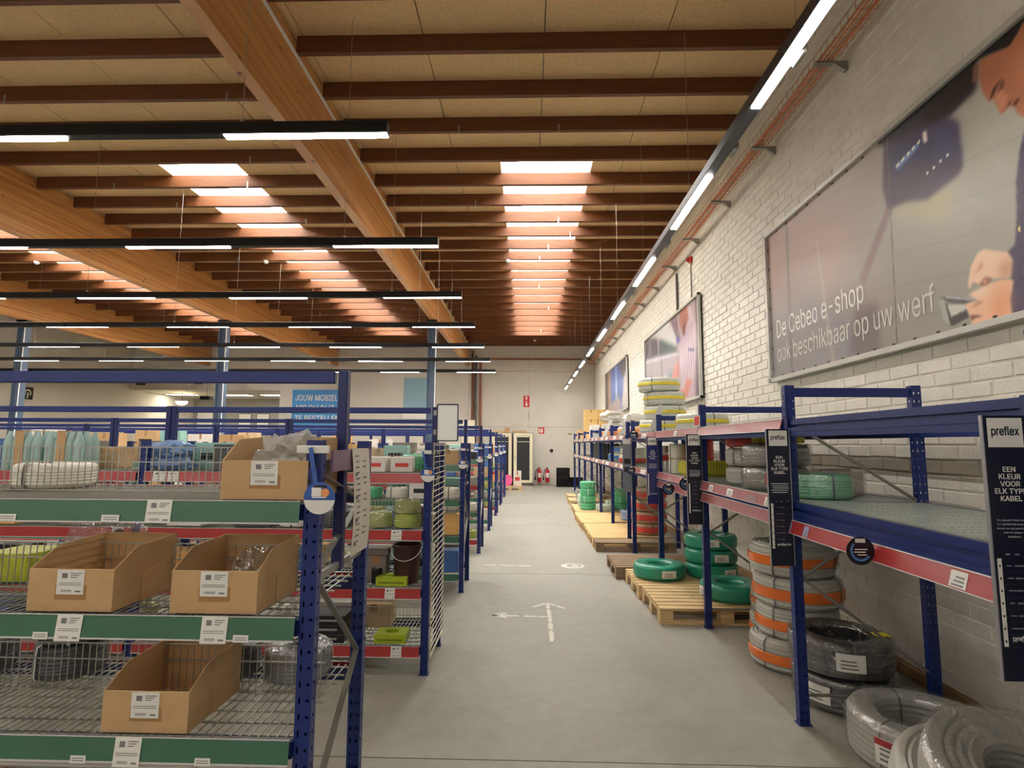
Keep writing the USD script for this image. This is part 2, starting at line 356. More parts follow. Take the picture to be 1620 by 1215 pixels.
for k, y in enumerate(JY):
    for x0 in (-0.95 + 0.35 * math.sin(k * 2.1), 0.5 + 0.3 * math.cos(k * 1.7), -4.0 + 0.5 * math.sin(k), -6.6 + 0.6 * math.cos(k * 1.3)):
        if (k * 7 + int(x0 * 10)) % 3: continue
        hk.box(x0, x0 + 0.022, y - 0.003, y, 5.57, 5.68); hk.box(x0, x0 + 0.022, y - 0.02, y, 5.566, 5.57)
part(ce, 'joist_clip', hk, STEEL)
CURB = M('skylight_lining', (226, 204, 160), 0.6)
for n, (a, b) in enumerate(SKY):
    w = struct(f'window_{n + 1}', 'long roof skylight above the joists')
    cb = MB()
    for x0, x1, y0, y1 in ((a - 0.04, a, SY0 - .04, SY1 + .04), (b, b + 0.04, SY0 - .04, SY1 + .04), (a, b, SY0 - 0.04, SY0), (a, b, SY1, SY1 + 0.04)): cb.box(x0, x1, y0, y1, 5.80, 6.2)
    part(w, 'curb', cb, CURB)
    ys_ = np.linspace(SY0, SY1, 9)
    for i in range(8):
        part(w, 'pane', MB().box(a, b, ys_[i] + 0.015, ys_[i + 1] - 0.015, 6.16, 6.168), PANE)
    for i in range(9):
        part(w, 'glazing_bar', MB().box(a, b, ys_[i] - 0.018, ys_[i] + 0.018, 6.14, 6.19), WHITE)

# columns under the glued beams
COLG = M('column_grey_blue', (92, 108, 128), 0.5)
for k, (x0, nm) in enumerate(zip((-2.46, -7.88, -13.22), ('nearest the aisle', 'second from the aisle', 'farthest left'))):
    t = thing('column', f'tall grey-blue steel column under a glued beam, {nm}', 'column', (x0, 14.0, 0))
    part(t, 'shaft', MB().box(-0.10, -0.085, -0.1, 0.1, 0.02, 4.70).box(0.085, 0.10, -0.1, 0.1, 0.02, 4.70).box(-0.085, 0.085, -0.006, 0.006, 0.02, 4.70), COLG)
    part(t, 'base_plate', MB().box(-0.14, 0.14, -0.14, 0.14, 0, 0.02), STEEL)
    part(t, 'head_plate', MB().box(-0.13, 0.13, -0.12, 0.12, 4.70, 4.757), BLACK)
    part(t, 'edge_strip', MB().box(0.1, 0.118, -0.115, -0.095, 0.02, 4.70), WHITE)

# ================================================================== LIGHTS
def light_bar_x(y, x1, n, label, z=3.45, ph=0.0):
    """A black trunk along x, lit in every other metre, hung on wires."""
    L = 2.0 * n
    t = thing('light_bar', label, 'lamp', (x1, y, z), group=None)
    part(t, 'trunk', MB().cbox(-L, 0, -0.032, 0.032, 0.008, 0.085, 0.004), BLACK)
    for k in range(n):
        part(t, 'diffuser', MB().cbox(-2.0 * k - 1.0, -2.0 * k - 0.002, -0.026, 0.026, -0.002, 0.009, 0.002), LED)
        if k % 2 == 0:
            xx = -2.0 * k - 0.9
            zt = 2.13 if any(j - 0.004 < y < j + 0.066 for j in JY) else 2.335
            part(t, 'suspension_wire', MB().tube([(xx, 0, 0.085), (xx, 0, zt)], 0.0025, 4).cbox(xx - 0.012, xx + 0.012, -0.012, 0.012, 0.085, 0.11, 0.003), GALV)
    return t
BARY = [3.16, 5.06, 6.92, 8.72, 10.57, 12.40, 14.35]
for k, y in enumerate(BARY):
    light_bar_x(y, -0.85, 7, f'long black ceiling light bar on wires, {ORD[k]} from the camera')
light_bar_x(1.3, -0.85, 7, 'black ceiling light bar above and beside the camera')
for k, y in enumerate((-0.6, -2.5, -4.4, -6.3, -8.1)):
    light_bar_x(y, -0.85, 7, f'black ceiling light bar behind the camera, {ORD[k]} one back')  # out of view; those farther back are added to brighten camera-facing surfaces
t = thing('light_row', 'long grey light row above the right-hand shelving, running down the aisle', 'lamp', (1.455, 0, 3.75))
part(t, 'trunk', MB().cbox(-0.042, 0.042, -8.6, 21.65, 0.008, 0.085, 0.004), M('trunk_grey', (62, 64, 68), 0.4, 0.3))
k = 0; y = -7.8
while y < 21:
    part(t, 'diffuser', MB().cbox(-0.03, 0.03, y, y + 1.1, -0.003, 0.009, 0.002), LED)
    part(t, 'suspension_wire', MB().tube([(0, y + 0.55, 0.085), (0, y + 0.55, 1.83)], 0.002, 4), GALV)
    y += 2.02
for yy in (2.95, 3.95, 5.9, 7.95, 9.95):
    part(t, 'driver_box', MB().cbox(0.043, 0.08, yy - 0.07, yy + 0.07, 0.0, 0.06, 0.01), STEEL)
# smoke detectors under the joists
sd = Kind(lambda label, loc, rz, group: (lambda t: (part(t, 'housing', MB().lathe([(0.001, 0), (0.03, 0.0), (0.05, 0.02), (0.055, 0.045), (0.055, 0.06), (0.001, 0.06)], 20), WHITE, smooth=30), t)[1])(thing('smoke_detector', label, 'smoke detector', loc, rz, group)))
for (x0, y0), l in zip(((-0.45, 11.78), (0.26, 21.1), (-5.8, 11.78), (-11.0, 11.78)), ('beside the aisle skylight', 'near the far end of the aisle', 'under the second skylight strip', 'far left under the roof')):
    sd(f'small white round smoke detector {l}', (x0, y0, 5.54))

# ================================================================== SHELVING
def perforated_post(w, d, h, pitch=0.05):
    """A hollow steel post w (x) by d (y): round holes and slots punched through every face."""
    mb = MB()
    def cell(u0, u1, v0, v1, hw, hh, put):
        cu, cv = (u0 + u1) / 2, (v0 + v1) / 2; k = 0.7071
        hole = [(cu + hw * a, cv + hh * b) for a, b in ((-k, -k), (0, -1), (k, -k), (1, 0), (k, k), (0, 1), (-k, k), (-1, 0))]
        rim = [(u0, v0), (cu, v0), (u1, v0), (u1, cv), (u1, v1), (cu, v1), (u0, v1), (u0, cv)]
        mb.add([put(*p) for p in rim + hole], [(i, (i + 1) % 8, 8 + (i + 1) % 8, 8 + i) for i in range(8)])
    faces = [(w, lambda u, v: (u - w / 2, -d / 2, v), 2), (w, lambda u, v: (w / 2 - u, d / 2, v), 2), (d, lambda u, v: (w / 2, u - d / 2, v), 1), (d, lambda u, v: (-w / 2, d / 2 - u, v), 1)]
    n = int(h / pitch)
    for L, put, c in faces:
        for i in range(n):
            for j in range(c):
                slot = (j == 0 and c == 2)
                cell(L * j / c, L * (j + 1) / c, i * pitch, (i + 1) * pitch, 0.0036 if slot else 0.0056, 0.012 if slot else 0.0056, put)
        mb.add([put(0, n * pitch), put(L, n * pitch), put(L, h), put(0, h)], [(0, 1, 2, 3)])
    mb.box(-w / 2 - 0.008, w / 2 + 0.008, -d / 2 - 0.008, d / 2 + 0.008, 0, 0.006)
    return mb.g()
POST_L, POST_R = perforated_post(0.052, 0.042, 1.61), perforated_post(0.058, 0.045, 1.97)
def at(g, d): return (g[0] + np.array(d), g[1])

def label_card(w, h, big=True):
    """A paper shelf label: card and print."""
    c = MB().box(-w / 2, w / 2, -0.001, 0, 0, h); i = MB()
    if big:
        i.box(-w * 0.32, -w * 0.12, -0.0016, -0.001, h * 0.66, h * 0.86)
        for k in range(3): i.box(0, w * (0.4 - 0.09 * k), -0.0016, -0.001, h * (0.84 - 0.08 * k), h * (0.87 - 0.08 * k))
        for k in range(2): i.box(-w * 0.42, w * 0.4, -0.0016, -0.001, h * (0.38 + 0.07 * k), h * (0.40 + 0.07 * k))
        for k in range(8): i.box(-w * 0.32 + w * 0.05 * k, -w * 0.30 + w * 0.05 * k, -0.0016, -0.001, h * 0.1, h * 0.2)
        i.box(w * 0.2, w * 0.4, -0.0016, -0.001, h * 0.1, h * 0.16)
    else:
        for k in range(2): i.box(-w * 0.38, w * 0.38, -0.0016, -0.001, h * (0.3 + 0.3 * k), h * (0.4 + 0.3 * k))
    return c, i

def gondola(name, label, loc, bays, levels, colors, fine=True, labels=None, bay=2.1, dep=0.62):
    """A double-sided wire-shelf rack running to -x from its aisle end at loc; levels = shelf heights, colors = rail colour of each."""
    t = thing(name, label, 'shelving rack', loc, group=None)
    L = bay * bays
    for k in range(bays + 1):
        xx = -bay * k - (0.0 if k == 0 else 0)
        for yy in (0.03, dep - 0.03):
            part(t, 'upright', at(POST_L, (xx, yy, 0)) if fine or k == 0 else MB().box(xx - .026, xx + .026, yy - .021, yy + .021, 0, 1.61), BLUE)
        if k == 0 or fine: part(t, 'frame_tie', MB().box(xx - 0.008, xx + 0.008, 0.05, dep - 0.05, 1.13, 1.155).box(xx - 0.008, xx + 0.008, 0.05, dep - 0.05, 1.52, 1.54), STEEL)
        z = [1.5, 1.36, 1.16, 0.74, 0.32]
        for i in range(4):
            ya, yb_ = (0.05, dep - 0.05) if i % 2 == 0 else (dep - 0.05, 0.05)
            if k == 0 or fine: part(t, 'brace', MB().bar((xx, ya, z[i]), (xx, yb_, z[i + 1]), 0.004, 0.024, (1, 0, 0)), STEEL)
    for k in range(bays):
        a, b = -bay * (k + 1) + 0.028, -bay * k - 0.028
        for xx in (a - 0.006, b + 0.006) if k else (a - 0.006, b + 0.022):
            part(t, 'centre_post', MB().cbox(xx - 0.019, xx + 0.019, dep / 2 - 0.02, dep / 2 + 0.02, 1.12, 1.885, 0.003), NAVY)
        part(t, 'top_beam', MB().cbox(a + 0.013, b - 0.013, dep / 2 - 0.014, dep / 2 + 0.014, 1.835, 1.881, 0.003), BLUE)
        for li, z in enumerate(levels):
            w = MB(); st = 0.03 if fine else 0.06
            for x in np.arange(a + 0.01, b, st): w.box(x - 0.0019, x + 0.0019, 0.01, dep - 0.01, z - 0.007, z - 0.003)
            for y in np.linspace(0.03, dep - 0.03, 8): w.box(a, b, y - 0.0025, y + 0.0025, z - 0.013, z - 0.007)
            part(t, 'wire_shelf', w, GALV, kind='stuff')
            for yy in (0.012, dep - 0.012): part(t, 'shelf_beam', MB().box(a, b, yy - 0.01, yy + 0.01, z - 0.065, z - 0.014), NAVY)
            for sgn in (-1, 1):
                r = MB().box(a + 0.002, b - 0.002, 0, 0.0025, -0.072, 0.0); r.turn(rx(-0.12)); e = MB().box(a + 0.002, b - 0.002, -0.0015, 0.004, -0.003, 0.0).box(a + 0.002, b - 0.002, -0.0015, 0.004, -0.076, -0.071); e.turn(rx(-0.12))
                if sgn == 1: r.turn(np.diag([1, -1, 1])); e.turn(np.diag([1, -1, 1]))
                d = (0, -0.012 if sgn == -1 else dep + 0.012, z)
                rp = part(t, 'price_rail', r.move(d), colors[li] if sgn == -1 else (RED if colors[li] is GREEN else GREEN)); part(rp, 'rail_edge', e.move(d), CLEARW)
                if sgn == -1 and k < 2:
                    for x0, w_, h_, big, dz in (labels or {}).get((k, li), []):
                        c, i = label_card(w_, h_, big)
                        R = rx(-0.12)
                        for m in (c, i): m.turn(R).move((x0, -0.0138 + 0.12 * (dz - h_), z + dz - h_))
                        lp = part(rp, 'price_label', c, PAPER); part(rp, 'label_print', i, GREYINK)
            f = MB()
            hgt = 0.17 if li < len(levels) else 0
            for x in np.arange(a + 0.02, b, 0.027 if fine else 0.08): f.box(x - 0.0014, x + 0.0014, dep / 2 - 0.0014, dep / 2 + 0.0014, z, z + hgt)
            for zz in (z + 0.001, z + hgt, z + hgt * 0.66) if fine else (z + hgt,): f.box(a + 0.01, b - 0.01, dep / 2 - 0.0025, dep / 2 + 0.0025, zz - 0.002, zz + 0.002)
            part(t, 'wire_divider', f, GALV, kind='stuff')
    return t

LX = -0.72
ROWS = [1.86, 4.03, 6.20, 8.37, 10.54, 12.72, 14.9, 17.1]
lab1 = {(0, 0): [(-0.50, 0.085, 0.075, True, 0.0), (-0.66 - 0.0, 0.06, 0.022, False, -0.05), (-1.01, 0.06, 0.022, False, -0.05)],
        (0, 1): [(-0.77, 0.085, 0.082, True, 0.0), (-0.86, 0.05, 0.022, False, -0.055), (-0.29, 0.085, 0.082, True, 0.0), (-0.2, 0.05, 0.022, False, -0.055)],
        (0, 2): [(-0.545, 0.085, 0.085, True, 0.0), (-0.70, 0.05, 0.022, False, -0.055), (-0.30, 0.05, 0.022, False, -0.055)]}
gondola('shelving_rack', 'nearest blue wire-shelf rack with green price rails, left of the aisle', (LX, ROWS[0], 0), 2, [1.41, 1.04, 0.667, 0.22], [GREEN] * 4, True, lab1)
lab2 = {(0, 1): [(-0.21, 0.075, 0.07, True, 0.0)], (0, 2): [(-0.245, 0.07, 0.07, True, 0.0)], (0, 3): [(-0.19, 0.075, 0.07, True, 0.0), (-0.9, 0.08, 0.07, True, 0.0)],
        (0, 0): [(-1.95, 0.1, 0.07, True, 0.0), (-1.85, 0.08, 0.07, True, 0.0)], (1, 1): [(-2.03 - .2, 0.08, 0.07, True, 0.0)]}
gondola('shelving_rack', 'second blue wire-shelf rack from the camera, with red price rails', (LX, ROWS[1], 0), 3, [1.39, 0.99, 0.59, 0.20], [RED] * 4, True, lab2)
for k in range(2, 8):
    gondola('shelving_rack', f'{ORD[k]} blue wire-shelf rack from the camera, left of the aisle', (LX, ROWS[k], 0), min(k + 1, 5), [1.37, 0.99, 0.60, 0.20], [GREEN, GREEN, GREEN, GREEN] if k % 2 == 0 else [GREEN, RED, GREEN, RED], k < 3)

# wire grid panel closing the second rack's end, white board, round hang signs, paper list
g = MB()
for z in np.arange(0.12, 1.60, 0.042): g.box(-0.003, 0.003, 0.05, 0.62, z - 0.003, z + 0.003)
for y in np.linspace(0.08, 0.6, 3): g.box(-0.0065, -0.003, y - 0.002, y + 0.002, 0.1, 1.6)
t = thing('wire_grid_panel', 'cream wire grid panel hung on the aisle end of the second rack', 'wire panel', (LX + 0.035, ROWS[1], 0))
part(t, 'wire_grid', g, M('cream_wire', (214, 206, 184), 0.4), kind='stuff')
part(t, 'frame', MB().box(-0.003, 0.003, 0.045, 0.052, 0.1, 1.61).box(-0.003, 0.003, 0.618, 0.625, 0.1, 1.61).box(-0.003, 0.003, 0.045, 0.625, 1.6, 1.606).box(-0.003, 0.003, 0.045, 0.625, 0.1, 0.106), CREAM)
t = thing('sign_board', 'blank pale grey sign board with a rounded dark frame above the second rack', 'sign', (-0.625, ROWS[1] + 0.29, 1.62))
rr_ = sbox(-0.085, 0.0, 0.085, 0.29).buffer(-0.012).buffer(0.012)
part(t, 'frame', MB().poly(rr_.difference(rr_.buffer(-0.008)), 0.014, 'xz', -0.007), M('frame_navy', (34, 40, 62), 0.4))
part(t, 'panel', MB().poly(rr_.buffer(-0.0085), 0.006, 'xz', -0.003), M('board_grey', (246, 247, 242), 0.5))
part(t, 'clamp', MB().box(-0.11, -0.084, -0.006, 0.006, 0.05, 0.09).box(-0.11, -0.084, -0.006, 0.006, 0.2, 0.24), STEEL)

def make_hang_sign(label, loc, rz, group):
    t = thing('round_hang_sign', label, 'sign', loc, rz, group)
    part(t, 'clip', MB().cbox(-0.055, 0.055, 0.0, 0.012, 0.135, 0.162, 0.003), WHITE)
    part(t, 'stem', MB().bar((-0.005, -0.004, 0.155), (0.02, -0.010, 0.03), 0.014, 0.003, (0, 1, 0)), M('sign_blue', (52, 92, 168), 0.4))
    a = np.linspace(0, 2 * PI, 40, endpoint=False); R = 0.052; cx, cz = 0.035, -0.01
    up_ = [(cx + R * math.cos(q), cz + R * math.sin(q)) for q in np.linspace(math.asin(-0.12), PI - math.asin(-0.12), 24)]
    lo = [(cx + R * math.cos(q), cz + R * math.sin(q)) for q in np.linspace(PI + math.asin(0.12), 2 * PI - math.asin(0.12), 24)]
    part(t, 'upper_half', MB().poly(up_, 0.003, 'xz', -0.015), MATS['sign_blue'])
    part(t, 'lower_half', MB().poly(lo, 0.003, 'xz', -0.015), PAPER)
    part(t, 'picture', MB().box(cx - 0.026, cx + 0.006, -0.0158, -0.015, cz + 0.006, cz + 0.034).box(cx - 0.024, cx + 0.022, -0.0158, -0.015, cz + 0.0005, cz + 0.005), M('sign_picture', (236, 234, 226), 0.5))
    part(t, 'orange_dot', MB().lathe([(0.001, 0), (0.014, 0)], 20).turn(rx(PI / 2)).move((cx + 0.019, -0.0162, cz + 0.018)), M('sign_orange', (236, 160, 92), 0.5))
    part(t, 'dark_cap', MB().box(cx - 0.018, cx + 0.024, -0.0157, -0.015, cz + 0.035, cz + 0.042), INK)
    return t
hang = Kind(make_hang_sign)
for k in range(6):
    hang(f'round blue and white hanging sign on the front post of the {ORD[k]} rack', (LX + (0.0 if k == 0 else -0.03), ROWS[k] - 0.005 + 0.0, 1.43 if k == 0 else 1.39))
for k in (6, 7):
    hang(f'small far round sign on the {ORD[k]} rack beside the aisle', (LX - 0.03, ROWS[k] - 0.005, 1.39))

t = thing('paper_list', 'long curled white paper price list hanging at the end of the nearest rack', 'paper list', (LX + 0.034, ROWS[0] + 0.29, 0))
n = 14; zz = np.linspace(1.58, 1.17, n); off = 0.006 + 0.015 * np.sin(np.linspace(0, 2.6, n))
v, f = [], []
for i in range(n):
    for s_, dx in ((0, 0), (1, 0.0012)):
        v += [(off[i] + dx, 0.0, zz[i]), (off[i] + dx, 0.22, zz[i] + 0.0)]
for i in range(n - 1):
    a = i * 4; b = a + 4
    f += [(a, b, b + 1, a + 1), (a + 2, a + 3, b + 3, b + 2), (a, a + 2, b + 2, b), (a + 1, b + 1, b + 3, a + 3)]
part(t, 'sheet', MB().add(v, f), M('list_paper', (216, 208, 192), 0.7), smooth=60)
pr = MB()
for i in range(16):
    z = 1.55 - i * 0.022; o = 0.006 + 0.015 * math.sin((1.58 - z) / 0.41 * 2.6) + 0.0014
    for j in range(1 + (i % 3 != 0)): pr.box(o, o + 0.0006, 0.03 + 0.09 * j + 0.01 * (i % 2), 0.075 + 0.09 * j, z - 0.003, z + 0.003)
    if i % 4 == 3: pr.box(o, o + 0.0006, 0.02, 0.05, z - 0.014, z + 0.002)
part(t, 'print', pr, GREYINK)
part(t, 'holder_strip', MB().box(-0.004, 0.004, -0.2, 0.28, 1.50, 1.575), M('holder_mauve', (134, 104, 130), 0.3, coat=0.4))
part(t, 'hook_rod', MB().tube([(-0.01, 0.29, 1.40), (-0.005, 0.16, 1.385), (0.004, 0.1, 1.37)], 0.006, 6).tube([(-0.01, 0.29, 1.30), (-0.005, 0.15, 1.275), (0.004, 0.09, 1.25)], 0.006, 6), CREAM)

# ------------------------------------------------------------------ cartons, bins, bags, coils
def make_bin(w, d, hf, hb):
    def f(label, loc, rz, group):
        t = thing('cardboard_bin', label, 'cardboard box', loc, rz, group); th = 0.004
        part(t, 'front_panel', MB().cbox(-w / 2, w / 2, 0, th, 0, hf, 0.001), CARD)
        part(t, 'back_panel', MB().cbox(-w / 2, w / 2, d - th, d, 0, hb, 0.001), CARD)
        part(t, 'bottom_panel', MB().box(-w / 2 + th, w / 2 - th, th, d - th, 0, th), CARD)
        prof = [(th, 0), (d - th, 0), (d - th, hb), (d * 0.32, hb * 0.95), (th, hf)]
        for sx in (-1, 1):
            o = -w / 2 if sx < 0 else w / 2 - th
            part(t, 'side_panel', MB().poly(prof, th, 'yz', o), CARD)
            part(t, 'side_flap', MB().poly([(d * 0.42, 0.0), (d - 0.02, 0.0), (d - 0.02, hb * 0.62), (d * 0.42, hb * 0.45)], 0.002, 'yz', (-w / 2 - 0.003) if sx < 0 else w / 2 + 0.001), CARD)
        c, i = label_card(0.092, 0.08)
        part(t, 'tape_patch', MB().box(-0.05, 0.055, -0.0008, 0.0, hf * 0.28, hf * 0.62), TAPE)
        part(t, 'label', c.move((0.0, -0.001, hf - 0.082)), PAPER); part(t, 'label_print', i.move((0.0, -0.001, hf - 0.082)), GREYINK)
        return t
    return f
def blob(R, c, seed, amp=0.25, sub=3, fr=3.0):
    m = trimesh.creation.icosphere(sub, 1.0); V = np.array(m.vertices)
    V = V * (1 + amp * (meshkit.fbm(V * fr + seed * 7.1 + 50, 3, seed)[:, None] - 0.5) * 2) * np.array(R)
    V[:, 2] = np.maximum(V[:, 2], -R[2] * 0.75)
    V[:, 2] += R[2] * 0.75
    return V + np.array(c), np.array(m.faces)
CLIP = M('grey_clip', (150, 150, 148), 0.35, 0.2, v=0.3, vs=40)
def bag(label, loc, R, seed, mat=None, items=CLIP, rz=0, cat='plastic bag', name='plastic_bag', crumple=0.32, fr=3.0):
    t = thing(name, label, cat, loc, rz)
    mb = MB(); rr = random.Random(seed)
    for k in range(16):
        a = rr.uniform(0, 2 * PI); q = rr.uniform(0.1, 0.62); z = rr.uniform(0.16, 0.95) * R[2]
        p = np.array((R[0] * q * math.cos(a), R[1] * q * math.sin(a), z)); d = np.array([rr.gauss(0, 1) for _ in range(3)]); d *= min(R) * 0.42 / np.linalg.norm(d)
        mb.tube([p - d / 2, p + d / 2], min(R) * 0.13, 7)
    part(t, 'contents', mb, items, kind='stuff')
    part(t, 'film', blob(R, (0, 0, 0), seed, crumple, fr=fr), mat or FILM, smooth=35 if fr < 4 else 12)
    return t
B1 = make_bin(0.295, 0.32, 0.13, 0.212)
B1('open cardboard bin on the top shelf of the nearest rack', (-0.885, 1.868, 1.411), 0, None)
B2_ = Kind(make_bin(0.29, 0.33, 0.137, 0.205))
B2_('empty cardboard bin at left on the second shelf of the nearest rack', (-1.518, 1.868, 1.041))
B2_('cardboard bin holding a bag of grey clips, second shelf of the nearest rack', (-1.033, 1.868, 1.041))
make_bin(0.285, 0.33, 0.128, 0.19)('empty cardboard bin alone on the third shelf of the nearest rack', (-1.235, 1.868, 0.668), 0, None)
bag('crumpled clear plastic bag in the bin on the top shelf', (-0.86, 2.03, 1.416), (0.125, 0.11, 0.12), 3, crumple=0.6, fr=5.5, mat=FILM2, items=M('white_clip', (226, 224, 218), 0.4))
bag('clear plastic bag of grey clips in the bin on the second shelf', (-0.97, 2.01, 1.046), (0.065, 0.11, 0.105), 5)

def rrect_profile(R, ri, h, wd, amp, cr):
    """Closed (r, z) outline of a coil's section: a rounded rectangle with ribs where the turns of cable lie."""
    pts = []
    def arc(cx, cz, a0, a1, n=5):
        for a in np.linspace(a0, a1, n, endpoint=False): pts.append((cx + cr * math.cos(a), cz + cr * math.sin(a)))
    def line(p, q, n):
        for k in range(n): pts.append((p[0] + (q[0] - p[0]) * k / n, p[1] + (q[1] - p[1]) * k / n))
    nv, nh = max(2, int((h - 2 * cr) / wd) * 4), max(2, int((R - ri - 2 * cr) / wd) * 4)
    line((R, cr), (R, h - cr), nv); arc(R - cr, h - cr, 0, PI / 2); line((R - cr, h), (ri + cr, h), nh); arc(ri + cr, h - cr, PI / 2, PI)
    line((ri, h - cr), (ri, cr), max(2, nv // 2)); arc(ri + cr, cr, PI, 1.5 * PI); line((ri + cr, 0), (R - cr, 0), 2); arc(R - cr, cr, 1.5 * PI, 2 * PI)
    P = np.array(pts); d = np.roll(P, -1, 0) - np.roll(P, 1, 0); d /= np.maximum(np.linalg.norm(d, axis=1, keepdims=True), 1e-9)
    nrm = np.stack([d[:, 1], -d[:, 0]], 1)
    s = np.concatenate([[0], np.cumsum(np.linalg.norm(np.diff(P, axis=0), axis=1))])
    rib = np.abs(np.sin(PI * s / wd)) - 1.0
    rib[P[:, 1] < 0.004] = 0
    return P + nrm * (amp * rib)[:, None]
def coil_body(R, ri, h, wd=0.02, amp=0.006, n=44, wob=0.008, seed=0, cr=None):
    P = rrect_profile(R, ri, h, wd, amp, cr or min(0.28 * h, 0.3 * (R - ri)))
    def w(v, th):
        k = 1 + wob * (np.sin(2 * th + seed) + 0.6 * np.sin(5 * th + 2 * seed))
        v = v.copy(); v[..., :2] *= k[:, None, None]
        v[..., 2] *= (1 + wob * 1.5 * np.sin(3 * th + seed * 1.3))[:, None]
        return v
    return MB().lathe(P, n, closed=True, wob=w)
def coil(label, loc, R, ri, h, mat, rz=0, group=None, wd=0.02, amp=0.006, band=None, bandz=(0.35, 0.62), straps=4, film=None, tag_=True, strapmat=None, seed=0, name='cable_coil', cat='cable coil', tilt=None, red=False, labelmat=None, lab_at=-PI / 2, n=44):
    t = thing(name, label, cat, loc, rz, group)
    X = (lambda m: m.turn(tilt)) if tilt is not None else (lambda m: m)
    part(t, 'winding', X(coil_body(R, ri, h, wd, amp, n, seed=seed)), mat, smooth=40)
    if band is not None:
        z0, z1 = bandz[0] * h, bandz[1] * h
        part(t, 'wrap_band', X(MB().lathe([(R + 0.001, z0), (R + 0.0075, z0 + 0.006), (R + 0.0085, (z0 + z1) / 2), (R + 0.0075, z1 - 0.006), (R + 0.001, z1)], n, wob=lambda v, th: v * np.stack([(1 + 0.012 * (np.sin(2 * th + seed) * .66 + 0.4 * np.sin(5 * th + 2 * seed)))] * 2 + [np.ones_like(th)], -1)[:, None, :])), band, smooth=40)
    for k in range(straps):
        a = 2 * PI * k / straps + 0.5 + seed
        loop = rrect_profile(R + 0.006, ri - 0.006, h + 0.008, 0.05, 0.0, min(0.28 * h, 0.3 * (R - ri)))
        loop = loop[::3]; u = np.array((math.cos(a), math.sin(a), 0)); wv = np.array((-math.sin(a), math.cos(a), 0)) * 0.006
        c3 = loop[:, :1] * u + np.stack([0 * loop[:, 0], 0 * loop[:, 0], loop[:, 1] - 0.002], 1); m = len(c3)
        c3[:, 2] = np.maximum(c3[:, 2], 0.0005)
        part(t, 'strap', X(MB().add(np.vstack([c3 - wv, c3 + wv]), [(i, (i + 1) % m, m + (i + 1) % m, m + i) for i in range(m)])), strapmat or M('strap_grey', (96, 96, 94), 0.4))
    if film is not None:
        part(t, 'film', X(MB().lathe(rrect_profile(R + 0.012, ri - 0.008, h + 0.008, 0.09, 0.004, min(0.3 * h, 0.32 * (R - ri))), n, closed=True, wob=lambda v, th: v * (1 + 0.012 * np.sin(7 * th + seed))[:, None, None])), film, smooth=50)
    if tag_:
        hw = 0.075 / R
        part(t, 'label', X(MB().lathe([(R + 0.015, 0.28 * h), (R + 0.016, 0.78 * h)], 8, th0=lab_at - hw, th1=lab_at + hw)), labelmat or PAPER)
        pr = MB()
        for q in (0.38, 0.48, 0.58): pr.lathe([(R + 0.017, (q - .02) * h), (R + 0.017, (q + .02) * h)], 6, th0=lab_at - hw * 0.7, th1=lab_at + hw * (0.7 - q * .6))
        part(t, 'label_print', X(pr), GREYINK)
        if red: part(t, 'red_tag', X(MB().lathe([(R + 0.0172, 0.64 * h), (R + 0.0172, 0.77 * h)], 6, th0=lab_at - hw, th1=lab_at + hw * .3)), RED)
    return t
GREYC = M('cable_grey', (176, 174, 164), 0.4, v=0.1, vs=8)
GREYD = M('cable_dark_grey', (82, 84, 84), 0.35, v=0.15, vs=8)
BLACKC = M('cable_black', (18, 17, 18), 0.42, coat=0.1, v=0.2, vs=8)
GREENC = M('wrap_green', (34, 142, 112), 0.3, coat=0.35, b=0.35, bs=16, v=0.12, vs=7)
GREENL = M('cable_green', (88, 176, 128), 0.4, v=0.14, vs=9)
LIME = M('cable_lime', (172, 184, 92), 0.4, v=0.14, vs=8)
YELL = M('cable_yellow', (226, 206, 60), 0.35, v=0.08, vs=8)
ORNG = M('wrap_orange', (226, 112, 36), 0.25, coat=0.4, v=0.1, vs=9, b=0.2, bs=20)
WHITEC = M('cable_white', (226, 222, 206), 0.45, v=0.06, vs=8)
BLUEC = M('wrap_blue', (88, 142, 206), 0.35, coat=0.3, v=0.1, vs=8)
REDC = M('wrap_red', (204, 68, 60), 0.35, coat=0.3, v=0.1, vs=8)
PEACH = M('wrap_peach', (226, 152, 92), 0.35, coat=0.3, v=0.1, vs=8)

def carton(label, loc, w, d, h, rz=0, mat=None, group=None, name='carton', cat='cardboard box', tape=True, mark=None):
    t = thing(name, label, cat, loc, rz, group)
    part(t, 'body', MB().cbox(-w / 2, w / 2, -d / 2, d / 2, 0, h, 0.004), mat or CARD)
    if tape: part(t, 'tape', MB().box(-w / 2 - 0.0005, w / 2 + 0.0005, -0.025, 0.025, h, h + 0.0006).box(-0.025, 0.025, -d / 2 - 0.0008, -d / 2, h * 0.72, h), TAPE)
    if mark: part(t, 'mark', MB().box(-w * 0.3, w * 0.3, -d / 2 - 0.001, -d / 2, h * 0.35, h * 0.6), mark)
    return t
